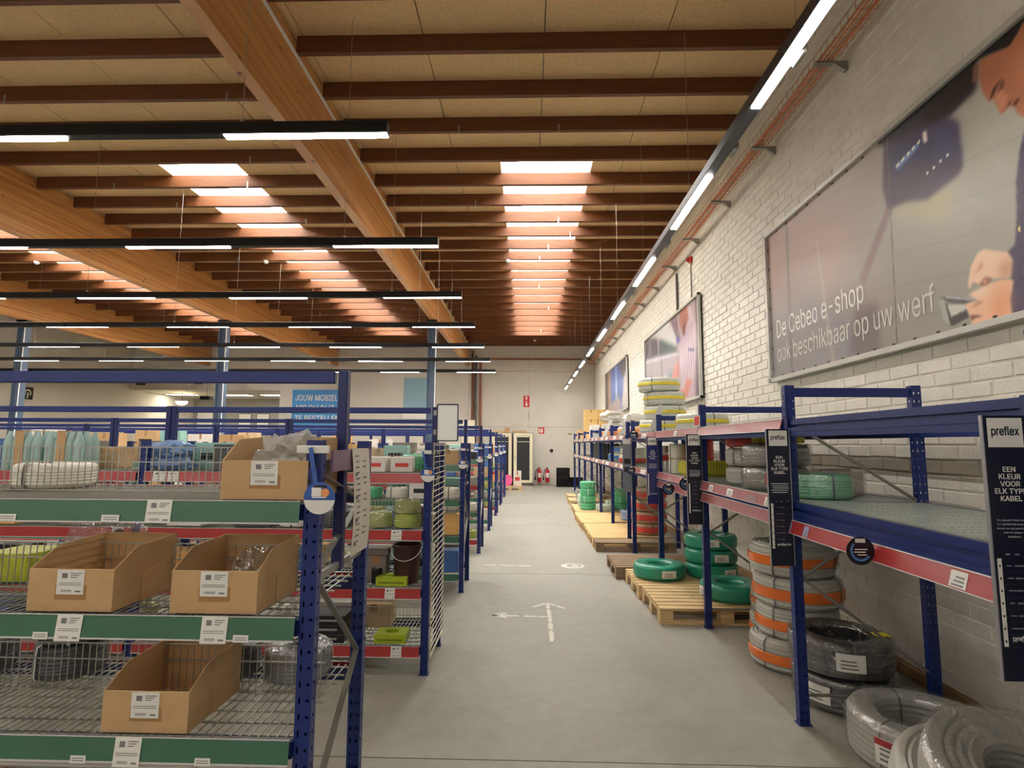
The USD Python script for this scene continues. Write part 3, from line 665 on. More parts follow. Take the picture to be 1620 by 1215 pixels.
# back half of the nearest rack, seen between its shelves
coil('low white cable coil behind the wire divider, top shelf of the nearest rack', (-2.0, 2.33, 1.411), 0.145, 0.06, 0.10, WHITEC, wd=0.012, amp=0.003, straps=3, tag_=False, n=36)
bag('grey film-wrapped bag behind the left bin on the second shelf', (-1.75, 2.335, 1.041), (0.14, 0.13, 0.19), 9, items=GREYD)
carton('yellow and green printed pack at left, second shelf of the nearest rack', (-2.1, 2.33, 1.041), 0.2, 0.2, 0.11, mat=M('pack_lime', (196, 204, 66), 0.35, v=0.3, vs=18), tape=False, name='printed_pack', cat='pack')
dgc = Kind(lambda l, p, r, g: coil(l, p, 0.125, 0.06, 0.13, GREYD, r, g, wd=0.014, amp=0.004, straps=2, strapmat=WHITE, tag_=False, n=32))
dgc('dark grey conduit coil at far left on the third shelf', (-2.26, 2.34, 0.668))
dgc('dark grey conduit coil behind the wire divider, left of the lone bin', (-1.87, 2.34, 0.668), 40)
dgc('upper dark grey conduit coil lying on another, left of the lone bin', (-1.86, 2.34, 0.802), 90)
dgc('dark grey conduit coil right behind the lone bin', (-1.22, 2.345, 0.668), 15)
coil('grey conduit coil in clear film by the end post of the nearest rack', (-0.93, 2.345, 0.668), 0.125, 0.055, 0.115, M('conduit_grey', (130, 130, 130), 0.4), wd=0.014, amp=0.004, film=FILM, tag_=False, n=32)
# second rack, end bay
coil('low lime cable coil on the second shelf of the second rack', (-1.09, 4.17, 0.991), 0.085, 0.04, 0.105, LIME, wd=0.012, amp=0.003, film=FILM, tag_=False, n=32, straps=0)
coil('tall lime cable coil in film, second shelf of the second rack', (-0.89, 4.17, 0.991), 0.095, 0.04, 0.10, LIME, wd=0.012, amp=0.003, tag_=False, n=32, straps=0)
coil('lime cable coil in crinkled film on top of the tall lime coil', (-0.89, 4.17, 1.093), 0.095, 0.04, 0.095, LIME, wd=0.012, amp=0.003, film=FILM, tag_=False, n=32, straps=0)
t = thing('bucket', 'dark brown plastic bucket with a wire handle on the second rack', 'bucket', (-0.89, 4.2, 0.591))
part(t, 'body', MB().lathe([(0.001, 0), (0.085, 0), (0.102, 0.25), (0.110, 0.252), (0.110, 0.27), (0.100, 0.272), (0.097, 0.26), (0.082, 0.006), (0.001, 0.006)], 36), M('bucket_brown', (66, 36, 30), 0.45), smooth=35)
part(t, 'handle', MB().tube([(-0.112 * math.cos(a), -0.02 - 0.10 * math.sin(a), 0.255 - 0.085 * math.sin(a)) for a in np.linspace(0, PI, 15)], 0.003, 6), WHITE)
t = thing('pipe_piece', 'short black ribbed pipe end lying beside the brown bucket', 'pipe', (-1.10, 4.16, 0.591))
part(t, 'tube', MB().lathe([(0.03, 0), (0.036, 0.0)] + [(0.036 + 0.003 * (k % 2), 0.01 * k) for k in range(1, 11)] + [(0.03, 0.105)], 24, closed=True), BLACK, smooth=35)
def lime_box(label, loc):
    t = thing('lime_box', label, 'box', loc)
    h = 0.06
    top = sbox(-0.11, -0.08, 0.11, 0.08); ring = [(0.05 * math.cos(a), 0.035 * math.sin(a)) for a in np.linspace(0, 2 * PI, 24, endpoint=False)]
    from shapely.geometry import Polygon
    part(t, 'body', MB().poly(top.difference(Polygon(ring)), h, 'xy', 0.0), M('lime_print', (170, 190, 40), 0.35, v=0.15, vs=16))
    part(t, 'inside', MB().poly(Polygon(ring), 0.01, 'xy', 0.0), M('box_inside', (60, 56, 30), 0.8))
    part(t, 'print', MB().box(-0.09, 0.09, -0.0808, -0.08, 0.02, 0.028), M('lime_dark', (90, 110, 30), 0.5))
lime_box('lime green carton with a round hole, third shelf of the second rack', (-0.97, 4.14, 0.591))
lime_box('lime green carton with a round hole, bottom shelf of the second rack', (-0.97, 4.14, 0.201))
bk = Kind(lambda l, p, r, g: carton(l, p, 0.26, 0.22, 0.06, r, M('black_carton', (26, 25, 26), 0.4), g, tape=False, mark=M('black_print', (150, 150, 148), 0.5), name='black_box'))
for k in range(3): bk(f'flat black carton on the bottom shelf of the second rack, {("lowest", "middle", "topmost")[k]} of three', (-1.42, 4.16, 0.201 + 0.0615 * k))
carton('grey tray with a teal lid on the third shelf of the second rack', (-1.12, 4.24, 0.66 + .12), 0.19, 0.13, 0.05, mat=M('tray_grey', (130, 122, 116), 0.6), tape=False, name='grey_tray', cat='tray')
carton('grey carton supporting the teal-lidded tray', (-1.12, 4.24, 0.591), 0.16, 0.12, 0.188, mat=M('carton_taupe', (140, 128, 118), 0.8))
BLUEBAG = usdkit.material(stage, '/World/Looks/blue_bag_film', {'t': ('transparent_bsdf', {'color': (0.8, 0.88, 0.98)}), 'd': ('principled_bsdf', {'base_color': lin((128, 160, 206)), 'roughness': 0.25}), 'x': ('mix_closure', {'fac': 0.7})}, [('t.BSDF', 'x.closure1'), ('d.BSDF', 'x.closure2')], surface='x.closure')
bag('blue plastic bag on the top shelf of the second rack, upper of two', (-2.72, 4.2, 1.49), (0.17, 0.12, 0.07), 12, mat=BLUEBAG, items=WHITEC)
bag('pale blue plastic bag under the blue bag, top shelf of the second rack', (-2.70, 4.2, 1.391), (0.16, 0.12, 0.062), 14, mat=BLUEBAG, items=WHITEC)
wp = Kind(lambda l, p, r, g: carton(l, p, 0.16, 0.13, 0.11, r, M('white_carton', (220, 214, 204), 0.7), g, tape=False, mark=REDC, name='white_carton'))
for (p, r), l in zip((((-0.93, 4.17, 1.391), 4), ((-1.12, 4.17, 1.391), -6), ((-0.86, 4.47, 1.391), 10)), ('by the end post, top shelf of the second rack', 'left of its twin, top shelf of the second rack', 'at the back, top shelf of the second rack')):
    wp('red-marked white carton ' + l, p, r)

for k, x in enumerate((-3.48, -3.80)):
    t = thing('bottle_pack', ('film pack of teal-capped bottles with a brown strip, right one on the second rack', 'film pack of teal-capped bottles with a brown strip, left one on the second rack')[k], 'bottle pack', (x, 4.185, 1.3915))
    for i in range(4):
        for j in range(3): part(t, 'bottle', MB().lathe([(0.001, 0), (0.034, 0), (0.036, 0.02), (0.036, 0.2), (0.014, 0.27), (0.014, 0.285), (0.001, 0.285)], 10, c=(-0.109 + 0.0725 * i, -0.073 + 0.073 * j, 0)), M('bottle_teal', (164, 192, 184), 0.25), smooth=40)
    part(t, 'brown_strip', MB().box(-0.03, 0.035, -0.114, -0.112, 0.0, 0.29).box(-0.03, 0.035, -0.114, 0.112, 0.287, 0.29), CARD)
# goods filling the shelves farther in, seen through and over the racks
LV = {1: [1.39, 0.99, 0.59, 0.20]}
pal = [CARD, M('carton_pale', (206, 178, 140), 0.85), MATS['white_carton'], GREYD, M('teal_pack', (150, 196, 186), 0.4), M('orange_pack', (226, 176, 104), 0.5), M('blue_pack', (70, 110, 170), 0.5), MATS['carton_taupe']]
palname = ['brown', 'pale brown', 'white', 'dark grey', 'teal', 'orange', 'blue', 'taupe']
gk = {}
for k in range(len(pal)):
    gk[k] = Kind(lambda l, p, r, g, k=k: carton(l, p, 0.26, 0.2, 0.16 + 0.012 * k, r, pal[k], g, tape=k in (0, 1), mark=INK if k in (2, 4) else None, name='carton'))
ck = {j: Kind(lambda l, p, r, g, m=m: coil(l, p, 0.125, 0.055, 0.12, m, r, g, wd=0.02, amp=0.004, straps=2, tag_=False, n=26)) for j, m in enumerate((GREYC, LIME, GREYD, WHITEC, GREENL))}
ckname = ['grey', 'lime', 'dark grey', 'white', 'green']
shelfname = ['top', 'second', 'third', 'bottom']
rr = random.Random(21)
seen = {}
for ri, yf in enumerate(ROWS):
    if ri == 0: continue
    lv = [1.39, 0.99, 0.59, 0.20] if ri == 1 else [1.37, 0.99, 0.60, 0.20]
    for li, z in enumerate(lv):
        nb = 1 if ri > 4 else 2 if ri > 2 or li > 0 else 3
        for side in (0, 1):
            x = LX - (0.68 if (ri == 1 and side == 0) else 0.17)
            while x > LX - 2.1 * nb + 0.15:
                inbay = (LX - x) % 2.1
                occupied = ri == 1 and side == 0 and ((li == 3 and x > -1.65) or (li == 0 and (-3.0 < x < -2.45 or -4.0 < x < -3.2)))
                if 0.15 < inbay < 1.95 and not occupied and rr.random() < (0.85 if li == 0 else 0.72) and not (side == 1 and li > 0 and ri > 2):
                    yy = yf + (0.155 if side == 0 else 0.465)
                    q = rr.random()
                    if q < 0.6:
                        c = rr.randrange(len(pal)); what = palname[c] + ' carton'; fn = gk[c]
                    else:
                        c = rr.randrange(5); what = ckname[c] + ' cable coil'; fn = ck[c]
                    key = (ri, li, side, what); seen[key] = seen.get(key, 0) + 1
                    l = f'{what}, {("front", "rear")[side]} {shelfname[li]} shelf of the {ORD[ri]} rack, {ORD[seen[key] - 1]} such from the aisle'
                    fn(l, (x, yy, z + 0.001), rr.uniform(-4, 4) if q < 0.6 else rr.uniform(0, 360))
                x -= rr.choice((0.29, 0.3, 0.32, 0.5))
# ------------------------------------------------------------------ right-hand shelving along the brick wall
FX, RXX = 1.60, 2.36
DECK = M('steel_deck', (158, 168, 158), 0.4, 0.35, v=0.05, vs=6)
def beam_mesh(y0, y1, x, z, s):
    """Step beam: upper web set back, lower lip proud, s = side it faces."""
    o = lambda a, b, za, zb: m.box(min(x + s * a, x + s * b), max(x + s * a, x + s * b), y0, y1, z + za, z + zb)
    m = MB(); o(-0.014, 0.012, -0.034, 0.0); o(-0.014, -0.008, -0.052, -0.034); o(-0.014, 0.024, -0.076, -0.052); o(-0.014, 0.02, -0.080, -0.076); o(-0.014, 0.024, -0.105, -0.080)
    return m
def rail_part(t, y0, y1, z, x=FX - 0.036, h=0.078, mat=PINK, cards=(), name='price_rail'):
    R = ry(0.28)
    r = MB().box(-0.0015, 0.001, y0, y1, -h, 0).turn(R).move((x, 0, z)); e = MB().box(-0.004, 0.002, y0, y1, -0.004, 0.001).box(-0.004, 0.002, y0, y1, -h - 0.002, -h + 0.002).turn(R).move((x, 0, z))
    rp = part(t, name, r, mat); part(rp, 'rail_edge', e, CLEARW)
    for c0, w_, hh, m in cards:
        part(rp, 'price_label', MB().box(-0.0035, -0.0018, y0 + c0, y0 + c0 + w_, -h + 0.006, -h + 0.006 + hh).turn(R).move((x, 0, z)), m)
        pr = MB()
        for q in range(3): pr.box(-0.0042, -0.0035, y0 + c0 + 0.012, y0 + c0 + w_ - 0.012 - 0.008 * q, -h + 0.012 + hh * 0.24 * q, -h + 0.018 + hh * 0.24 * q)
        part(rp, 'label_print', pr.turn(R).move((x, 0, z)), GREYINK)
    return rp
def wall_rack(label, y0, n, tops, lows, decks, rails, bay=1.70):
    t = thing('storage_rack', label, 'storage rack', (0, y0, 0))
    for k in range(n + 1):
        y = bay * k
        for x in (FX, RXX): part(t, 'upright', at(POST_R, (x, y, 0)), BLUE)
        part(t, 'frame_tie', MB().box(FX + 0.03, RXX - 0.03, y - 0.012, y + 0.012, 1.90, 1.955), BLUE)
        part(t, 'frame_tie', MB().tube([(FX + 0.03, y, 0.16), (RXX - 0.03, y, 0.16)], 0.009, 6), STEEL)
        z = [1.73, 1.28, 0.82, 0.30]
        for i in range(3):
            a, b = (FX + 0.03, RXX - 0.03) if i % 2 == 0 else (RXX - 0.03, FX + 0.03)
            part(t, 'brace', MB().tube([(a, y, z[i]), (b, y, z[i + 1])], 0.0095, 6), STEEL)
    for k in range(n):
        a, b = bay * k + 0.03, bay * (k + 1) - 0.03
        for z in (tops, lows):
            part(t, 'beam', beam_mesh(a, b, FX - 0.008, z, -1), BLUE); part(t, 'beam', beam_mesh(a, b, RXX + 0.008, z, 1), BLUE)
            for yy in (a, b):
                part(t, 'beam_bracket', MB().box(FX - 0.036, FX - 0.03, yy - 0.02, yy + 0.02, z - 0.13, z + 0.005), NAVY)
        for dz in decks.get(k, ()):
            dk = (b - a) / 6
            for q in range(6):
                d = MB().box(FX + 0.008, RXX - 0.008, a + dk * q + 0.002, a + dk * (q + 1) - 0.002, dz - 0.02, dz - 0.001)
                part(t, 'deck_panel', d, DECK)
                h_ = MB()
                for xx in np.arange(FX + 0.04, RXX - 0.03, 0.028):
                    for yy in (a + dk * (q + 0.25), a + dk * (q + 0.75)): h_.box(xx, xx + 0.012, yy - 0.002, yy + 0.002, dz - 0.0012, dz - 0.0004)
                if y0 < 5: part(t, 'deck_slots', h_, NAVY, kind='stuff')
        for r in rails.get(k, ()): rail_part(t, a - 0.02, b + 0.02, *r[:1], **r[1])
    return t
GL = M('label_lilac', (150, 158, 196), 0.5)
r0 = dict(mat=RED, cards=((0.30, 0.08, 0.06, PAPER), (1.42, 0.05, 0.06, GL), (1.62, 0.06, 0.06, GL)))
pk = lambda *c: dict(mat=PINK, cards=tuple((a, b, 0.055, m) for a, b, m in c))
wall_rack('blue storage rack nearest the camera along the brick wall', 1.76, 4, 1.76, 1.27, {0: (1.27,), 1: (1.76, 1.27), 2: (1.76, 1.27), 3: (1.76, 1.27)},
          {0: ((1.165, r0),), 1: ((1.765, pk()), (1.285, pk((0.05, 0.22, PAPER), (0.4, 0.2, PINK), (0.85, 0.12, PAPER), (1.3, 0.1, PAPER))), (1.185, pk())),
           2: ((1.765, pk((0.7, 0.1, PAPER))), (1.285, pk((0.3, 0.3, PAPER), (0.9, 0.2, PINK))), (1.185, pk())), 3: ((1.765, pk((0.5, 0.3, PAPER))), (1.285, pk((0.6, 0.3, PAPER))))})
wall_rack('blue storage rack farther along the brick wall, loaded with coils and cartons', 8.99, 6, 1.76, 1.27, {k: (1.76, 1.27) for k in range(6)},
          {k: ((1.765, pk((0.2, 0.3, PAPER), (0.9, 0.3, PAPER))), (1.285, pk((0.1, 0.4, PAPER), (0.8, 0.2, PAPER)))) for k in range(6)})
wall_rack('blue storage rack beyond the camera\'s right shoulder', -0.04 - 1.7, 2, 1.76, 1.27, {0: (1.27,), 1: (1.27,)}, {1: ((1.165, r0),)})

# flag signs standing out from the front uprights
NAVYS = M('sign_navy', (24, 27, 44), 0.35); SCREAM = M('sign_cream', (222, 219, 208), 0.5); SGREY = M('sign_grey', (124, 130, 138), 0.4); SBLUE = M('sign_deep_blue', (38, 46, 110), 0.35)
def flag_sign(label, y, x1=1.565, w=0.132, z0=0.90, z1=1.70, mat=NAVYS, full=True, style=0):
    t = thing('flag_sign', label, 'sign', (x1 - w / 2, y, z0)); h = z1 - z0
    part(t, 'board', MB().cbox(-w / 2, w / 2, 0, 0.006, 0, h, 0.001), mat)
    part(t, 'edge_profile', MB().box(-w / 2 - 0.004, -w / 2, -0.003, 0.009, 0, h).box(w / 2, w / 2 + 0.004, -0.003, 0.009, 0, h), M('profile_alu', (176, 176, 178), 0.35, 0.6))
    part(t, 'bracket', MB().box(w / 2 + 0.004, 1.571 - (x1 - w / 2), 0.0, 0.006, h * 0.2, h * 0.24).box(w / 2 + 0.004, 1.571 - (x1 - w / 2), 0.0, 0.006, h * 0.8, h * 0.84), STEEL)
    if style == 2:
        for k, (za, zb) in enumerate(((0.52, 0.62), (0.37, 0.46))): part(t, 'picture', MB().box(-w * .36, w * .36, -0.001, 0, h * za, h * zb), INK)
        part(t, 'plate', MB().box(-w * 0.46, w * 0.46, -0.001, 0, h - 0.085, h - 0.01), SCREAM)
        return t
    part(t, 'logo_plate', MB().box(-w * 0.40, w * 0.42, -0.001, 0, h - 0.10, h - 0.008), SCREAM)
    part(t, 'lettering', MB().text('preflex', 0.026, (0.001, -0.001, h - 0.062), width=0.085, bold=True, align='c', depth=0.0006), NAVYS, label='dark logo lettering reading preflex')
    m = MB()
    for i, s_ in enumerate(('EEN', 'KLEUR', 'VOOR', 'ELK TYPE', 'KABEL')): m.text(s_, 0.0155, (0.004, 0.0, h - 0.176 - 0.0225 * i), bold=True, align='c', depth=0.0006)
    part(t, 'slogan', m, SCREAM)
    m = MB()
    if full:
        for i, s_ in enumerate(('De originele Preflex kwaliteit', 'in 7 gemakkelijk herkenbare', 'kleuren om nog gemakkelijker', 'orde en veiliger te', 'installeren.')): m.text(s_, 0.0055, (0.004, 0.0, h - 0.327 - 0.0125 * i), width=(0.1, 0.098, 0.104, 0.066, 0.04)[i], align='c', depth=0.0005)
    else:
        for i in range(5): m.box(-0.05 + 0.005 * (i % 3), 0.054 - 0.006 * (i % 2) - 0.012 * (i == 4), -0.0006, 0, h - 0.327 - 0.0125 * i, h - 0.322 - 0.0125 * i)
    part(t, 'small_print', m, M('print_pale', (190, 190, 190), 0.5))
    m = MB(); ln = MB()
    for i, xx in enumerate((-0.022, 0.006, 0.044)): m.box(xx - 0.007, xx + 0.007, -0.0006, 0, h - 0.43, h - 0.425)
    for i in range(7):
        z = h - 0.462 - 0.037 * i
        ln.box(-0.035, 0.062, -0.0004, 0, z - 0.019, z - 0.0182)
        m.box(-0.028, -0.014 + 0.004 * (i % 3), -0.0006, 0, z - 0.002, z + 0.002); m.box(-0.004, 0.022 - 0.004 * (i % 2), -0.0006, 0, z - 0.0025, z + 0.0025); m.box(0.048, 0.052, -0.0006, 0, z - 0.002, z + 0.002)
    part(t, 'table_print', m, M('print_dim', (120, 120, 128), 0.5)); part(t, 'table_lines', ln, M('line_dim', (64, 66, 82), 0.5))
    part(t, 'white_strip', MB().box(-0.056, -0.043, -0.001, 0, h - 0.70, h - 0.44), SCREAM)
    m = MB()
    for i in range(7): m.box(-0.0515, -0.0475, -0.0014, -0.001, h - 0.466 - 0.037 * i, h - 0.459 - 0.037 * i)
    part(t, 'strip_marks', m, NAVYS)
    part(t, 'web_address', MB().text('preflex.be', 0.0125, (0.012, 0.0, 0.118), bold=True, align='c', depth=0.0006), SCREAM)
    return t
flag_sign('tall black flag sign at the right edge of the photo, slogan readable', 1.80)
flag_sign('tall black flag sign on the second upright beside the orange-banded coils', 3.40, full=False)
flag_sign('tall black flag sign on the third upright, above the green coils', 5.10, full=False)
flag_sign('deep blue flag sign between black and grey flag signs', 6.80, mat=SBLUE, full=False)
flag_sign('grey flag sign with two dark pictures, farthest down the aisle', 8.50, mat=SGREY, style=2)

# round black shelf talkers clipped on the price rails
def talker(l, p, r, g):
    t = thing('shelf_disc', l, 'sign', p, r, g); R = 0.062
    part(t, 'disc', MB().lathe([(0.0005, -0.002), (R, -0.002), (R, 0.002), (0.0005, 0.002)], 36).turn(ry(PI / 2)), M('disc_black', (20, 21, 28), 0.3))
    part(t, 'plate', MB().box(-0.0035, -0.002, -0.022, 0.022, 0.036, 0.054), SCREAM)
    part(t, 'picture', MB().lathe([(0.040, -0.0028), (0.048, -0.0028)], 20, th0=-2.2, th1=0.6).turn(ry(PI / 2)).lathe([(0.030, 0.0), (0.036, 0.0)], 14, th0=1.2, th1=2.6).turn(np.eye(3)), M('disc_blue', (78, 120, 190), 0.4)) if False else part(t, 'picture', MB().lathe([(0.036, -0.0028), (0.046, -0.0028)], 24, th0=-1.0, th1=2.4).turn(ry(PI / 2)), M('disc_blue', (84, 130, 200), 0.4))
    part(t, 'print', MB().box(-0.0030, -0.002, -0.03, 0.026, 0.004, 0.009).box(-0.0030, -0.002, -0.022, 0.03, -0.008, -0.003).box(-0.0030, -0.002, -0.026, 0.014, -0.02, -0.015), PAPER)
    return t
tk = Kind(talker)
for p, l in zip(((1.545, 2.60, 1.135), (1.545, 6.02, 1.14), (1.545, 5.35, 1.24), (1.545, 8.15, 1.24), (1.545, 7.9, 1.74)),
                ('under the empty shelf beside the black flag sign', 'on the lower rail between blue and black flag signs', 'half hidden behind the third black flag sign', 'on the lower rail before the grey flag sign', 'on the upper rail below the yellow-banded coils')):
    tk('round black shelf disc ' + l, (p[0] - 0.055, p[1], p[2]), 90)
# leaning paper strips and a red notice on the upper rail
ps = Kind(lambda l, p, r, g: (lambda t: (part(t, 'strip', MB().bar((-0.02, 0, 0), (0.12, 0.0, 0.32), 0.07, 0.002, (0, 1, 0)), PAPER), part(t, 'clip', MB().cbox(-0.006, 0.006, -0.02, 0.02, -0.01, 0.012, 0.002), STEEL), t)[2])(thing('paper_strip', l, 'paper strip', p, r, g)))
for p, l in zip(((1.545, 6.95, 1.772), (1.545, 9.12, 1.772), (1.545, 11.2, 1.772)), ('before the yellow-banded coils', 'left of the yellow-banded coils', 'in front of the peach-banded coils')):
    ps(f'white paper strip standing up from the upper rail {l}', p)
t = thing('red_notice', 'small square red notice with a pale border on the upper rail', 'notice', (1.545, 5.14, 1.772))
part(t, 'card', MB().box(-0.001, 0.001, -0.09, 0.09, 0, 0.1), PAPER); part(t, 'red_square', MB().box(-0.002, -0.001, -0.07, 0.07, 0.01, 0.09), M('notice_red', (214, 44, 30), 0.4))

# ------------------------------------------------------------------ coils on the floor and pallets at right
tagk = dict(wd=0.028, amp=0.008)
ogl = ['lowest of the front stack', 'second from the floor in the front stack', 'third from the floor in the front stack', 'on top of the front stack']
og = [(1.97, 4.39, 0.001, 0.292), (2.02, 4.39, 0.22, 0.285), (2.03, 4.39, 0.439, 0.31), (2.0, 4.40, 0.658, 0.30)]
for k, (x, y, z, R) in enumerate(og):
    coil(f'grey cable coil with orange band, {ogl[k]}', (x, y, z), R, 0.16, 0.213, GREYC, rz=37 * k, band=ORNG, bandz=((0.26, 0.58), (0.28, 0.6), (0.28, 0.64), (0.36, 0.68))[k], seed=k, tag_=k == 3, red=True, lab_at=-PI / 2 - 0.9, group=None, **tagk)
og2 = ['on the floor', 'second from the floor', 'at mid height', 'topmost']
for k, (x, y) in enumerate(((2.08, 4.93), (2.10, 4.93))):
    coil(f'grey cable coil with orange band in the rear stack, {og2[k]}', (x, y, 0.001 + 0.222 * k), 0.195, 0.1, 0.213, GREYC, rz=50 * k + 10, band=ORNG, bandz=(0.3, 0.55), seed=k + 5, tag_=False, film=FILM if k == 1 else None, **tagk)
coil('thick black cable coil in clear film on the floor, under another', (2.02, 3.785, 0.001), 0.295, 0.165, 0.205, BLACKC, film=FILM, wd=0.034, amp=0.01, straps=3, seed=2, lab_at=-PI / 2 - 1.0)
coil('thick black cable coil in loose film with a yellow tag, upper one', (2.0, 3.785, 0.217), 0.295, 0.175, 0.205, BLACKC, film=FILM, wd=0.034, amp=0.01, straps=3, seed=4, lab_at=-PI / 2 - 0.3)
solo('yellow_tag', MB().cbox(2.16, 2.245, 3.64, 3.71, 0.4335, 0.4375, 0.001), M('tag_yellow', (238, 222, 40), 0.4), 'bright yellow paper tag on top of the upper black cable coil', 'tag')
coil('grey conduit coil with red and white label lying flat by the rack upright', (2.03, 3.09, 0.001), 0.335, 0.19, 0.24, GREYC, wd=0.03, amp=0.009, straps=3, film=FILM, seed=1, red=True, lab_at=-PI / 2 - 0.95)
coil('grey conduit coil tilted against the flat one, red tag on its front', (1.83, 2.44, 0.125), 0.335, 0.16, 0.16, GREYC, wd=0.03, amp=0.009, straps=3, seed=3, red=True, lab_at=-PI + 0.2, tilt=rx(0.36))
coil('film-wrapped grey conduit coil leaning on the others at the bottom edge', (1.87, 2.285, 0.252), 0.35, 0.15, 0.16, GREYC, wd=0.034, amp=0.01, straps=2, film=FILM, seed=6, tag_=False, tilt=rx(0.36))

def pallet(label, x, y, w=1.2, d=0.8, mat=WOOD_P, n=7, z=0.0, dark=False):
    t = thing('pallet', label, 'pallet', (x, y, z))
    bw = 0.09 if n > 5 else 0.13 if n > 3 else 0.1
    for k in range(n):
        yy = (d - bw) * k / (n - 1); part(t, 'top_board', MB().cbox(0, w, yy, yy + bw, 0.122 + rng.uniform(-0.001, 0.001), 0.144, 0.003), mat)
    for k in range(3):
        xx = (w - 0.12) * k / 2
        part(t, 'stringer_board', MB().cbox(xx, xx + 0.12, 0, d, 0.1, 0.121, 0.002), mat)
        for j in range(3):
            yy = (d - 0.12) * j / 2; part(t, 'block', MB().cbox(xx, xx + 0.12, yy, yy + 0.12, 0.022, 0.099, 0.003), mat)
    for j in range(3):
        yy = (d - 0.12) * j / 2; part(t, 'bottom_board', MB().cbox(0, w, yy, yy + 0.12, 0.0, 0.021, 0.002), mat)
    return t
pallet('empty pale timber pallet nearest the camera under the rack', 1.19, 5.22)
pallet('timber pallet carrying the single green coil', 1.16, 6.035, d=0.785, mat=WOOD_P)
pallet('weathered pallet behind the green coils', 1.06, 6.90, mat=WOOD_D)
pallet('dark weathered half pallet with its open end facing the camera', 1.03, 8.60, d=0.35, mat=WOOD_D, n=3)
pallet('pale timber pallet under the red-banded coil stack', 1.03, 9.03, mat=WOOD_L)
pallet('second pale pallet behind the dark half pallet, mostly empty', 1.04, 9.85, mat=WOOD_L)
pallet('pale pallet holding the small blue coil', 1.02, 10.74, mat=WOOD_L)
pallet('pale pallet just before the far green coils', 1.02, 11.56, d=0.78, mat=WOOD_L)
pallet('pallet under the far green coil stack', 1.06, 12.44, mat=WOOD_P)
pallet('pallet under the pale mint coils', 1.08, 13.26, d=0.76, mat=WOOD_P)
pallet('timber pallet beyond the far green coils', 1.10, 14.9, mat=WOOD_P)
pallet('farthest timber pallet near the black crates', 1.15, 16.2, mat=WOOD_P)
gcoil = Kind(lambda l, p, r, g: coil(l, p, 0.285, 0.12, 0.155, GREENC, r, g, wd=0.09, amp=0.003, straps=0, seed=2))
gcoil('green wrapped coil alone at the aisle edge of its pallet', (1.47, 6.44, 0.1455), 8)
gcoil('green wrapped coil lying low beside the orange-banded coils', (1.96, 5.62, 0.1455), -70)
for k in range(3):
    gcoil(f'green wrapped coil in the stack of three, {("lowest", "middle", "topmost")[k]}', (2.07, 6.52, 0.1455 + 0.158 * k), 25 - 20 * k)
rcoil = Kind(lambda l, p, r, g: coil(l, p, 0.285, 0.13, 0.185, M('coil_taupe', (170, 140, 110), 0.45, v=0.12, vs=8), r, g, band=REDC, bandz=(0.25, 0.7), wd=0.02, amp=0.005, tag_=False, n=32, straps=3, strapmat=M('strap_green', (60, 100, 60), 0.4)))
for k in range(4): rcoil(f'red-banded cable coil in the pallet stack, {ORD[k]} from the bottom', (2.02, 9.5, 0.1455 + 0.1885 * k), 40 * k)
coil('small blue wrapped coil with a white top on the pale pallet', (2.02, 11.15, 0.1455), 0.2, 0.08, 0.2, BLUEC, wd=0.05, amp=0.003, straps=0, tag_=False, film=FILM, n=30)
fg = Kind(lambda l, p, r, g: coil(l, p, 0.18, 0.08, 0.155, GREENL, r, g, wd=0.03, amp=0.006, tag_=False, n=30, straps=2, strapmat=WHITE))
for k in range(4): fg(f'far light green coil in the tall stack, {ORD[k]} from the bottom', (1.36, 12.85, 0.1455 + 0.158 * k), 30 * k)
for k in range(3): fg(f'far light green coil in the stack by the uprights, {ORD[k]} from the bottom', (2.1, 12.85, 0.1455 + 0.158 * k), 50 * k)
fg('far light green coil lying beside the tall stack', (1.25, 13.55 - 0.1, 0.1455 + 0.0), 0) if False else None
wcoil = Kind(lambda l, p, r, g: coil(l, p, 0.2, 0.09, 0.14, M('cable_mint', (206, 222, 208), 0.4, v=0.1, vs=9), r, g, wd=0.03, amp=0.006, tag_=False, n=30, straps=2))
wcoil('pale mint coil lying in front of the far green stack', (1.73, 12.72, 0.1455))
wcoil('pale mint coil beyond the far green stack', (1.4, 13.6, 0.1455)); wcoil('upper pale mint coil beyond the far green stack', (1.4, 13.6, 0.2885), 40)
wcoil('pale mint coil against the wall beyond the green stacks', (2.05, 13.6, 0.1455), 20)
for k, (p, l) in enumerate((((1.42, 15.2, 0.1455), 'lowest by the aisle'), ((1.42, 15.2, 0.2885), 'upper by the aisle'), ((2.0, 15.3, 0.1455), 'nearer the wall'), ((1.5, 16.6, 0.1455), 'on the farthest pallet'))):
    ck[0](f'far grey cable coil on the pallets, {l}', p, 20 * k)

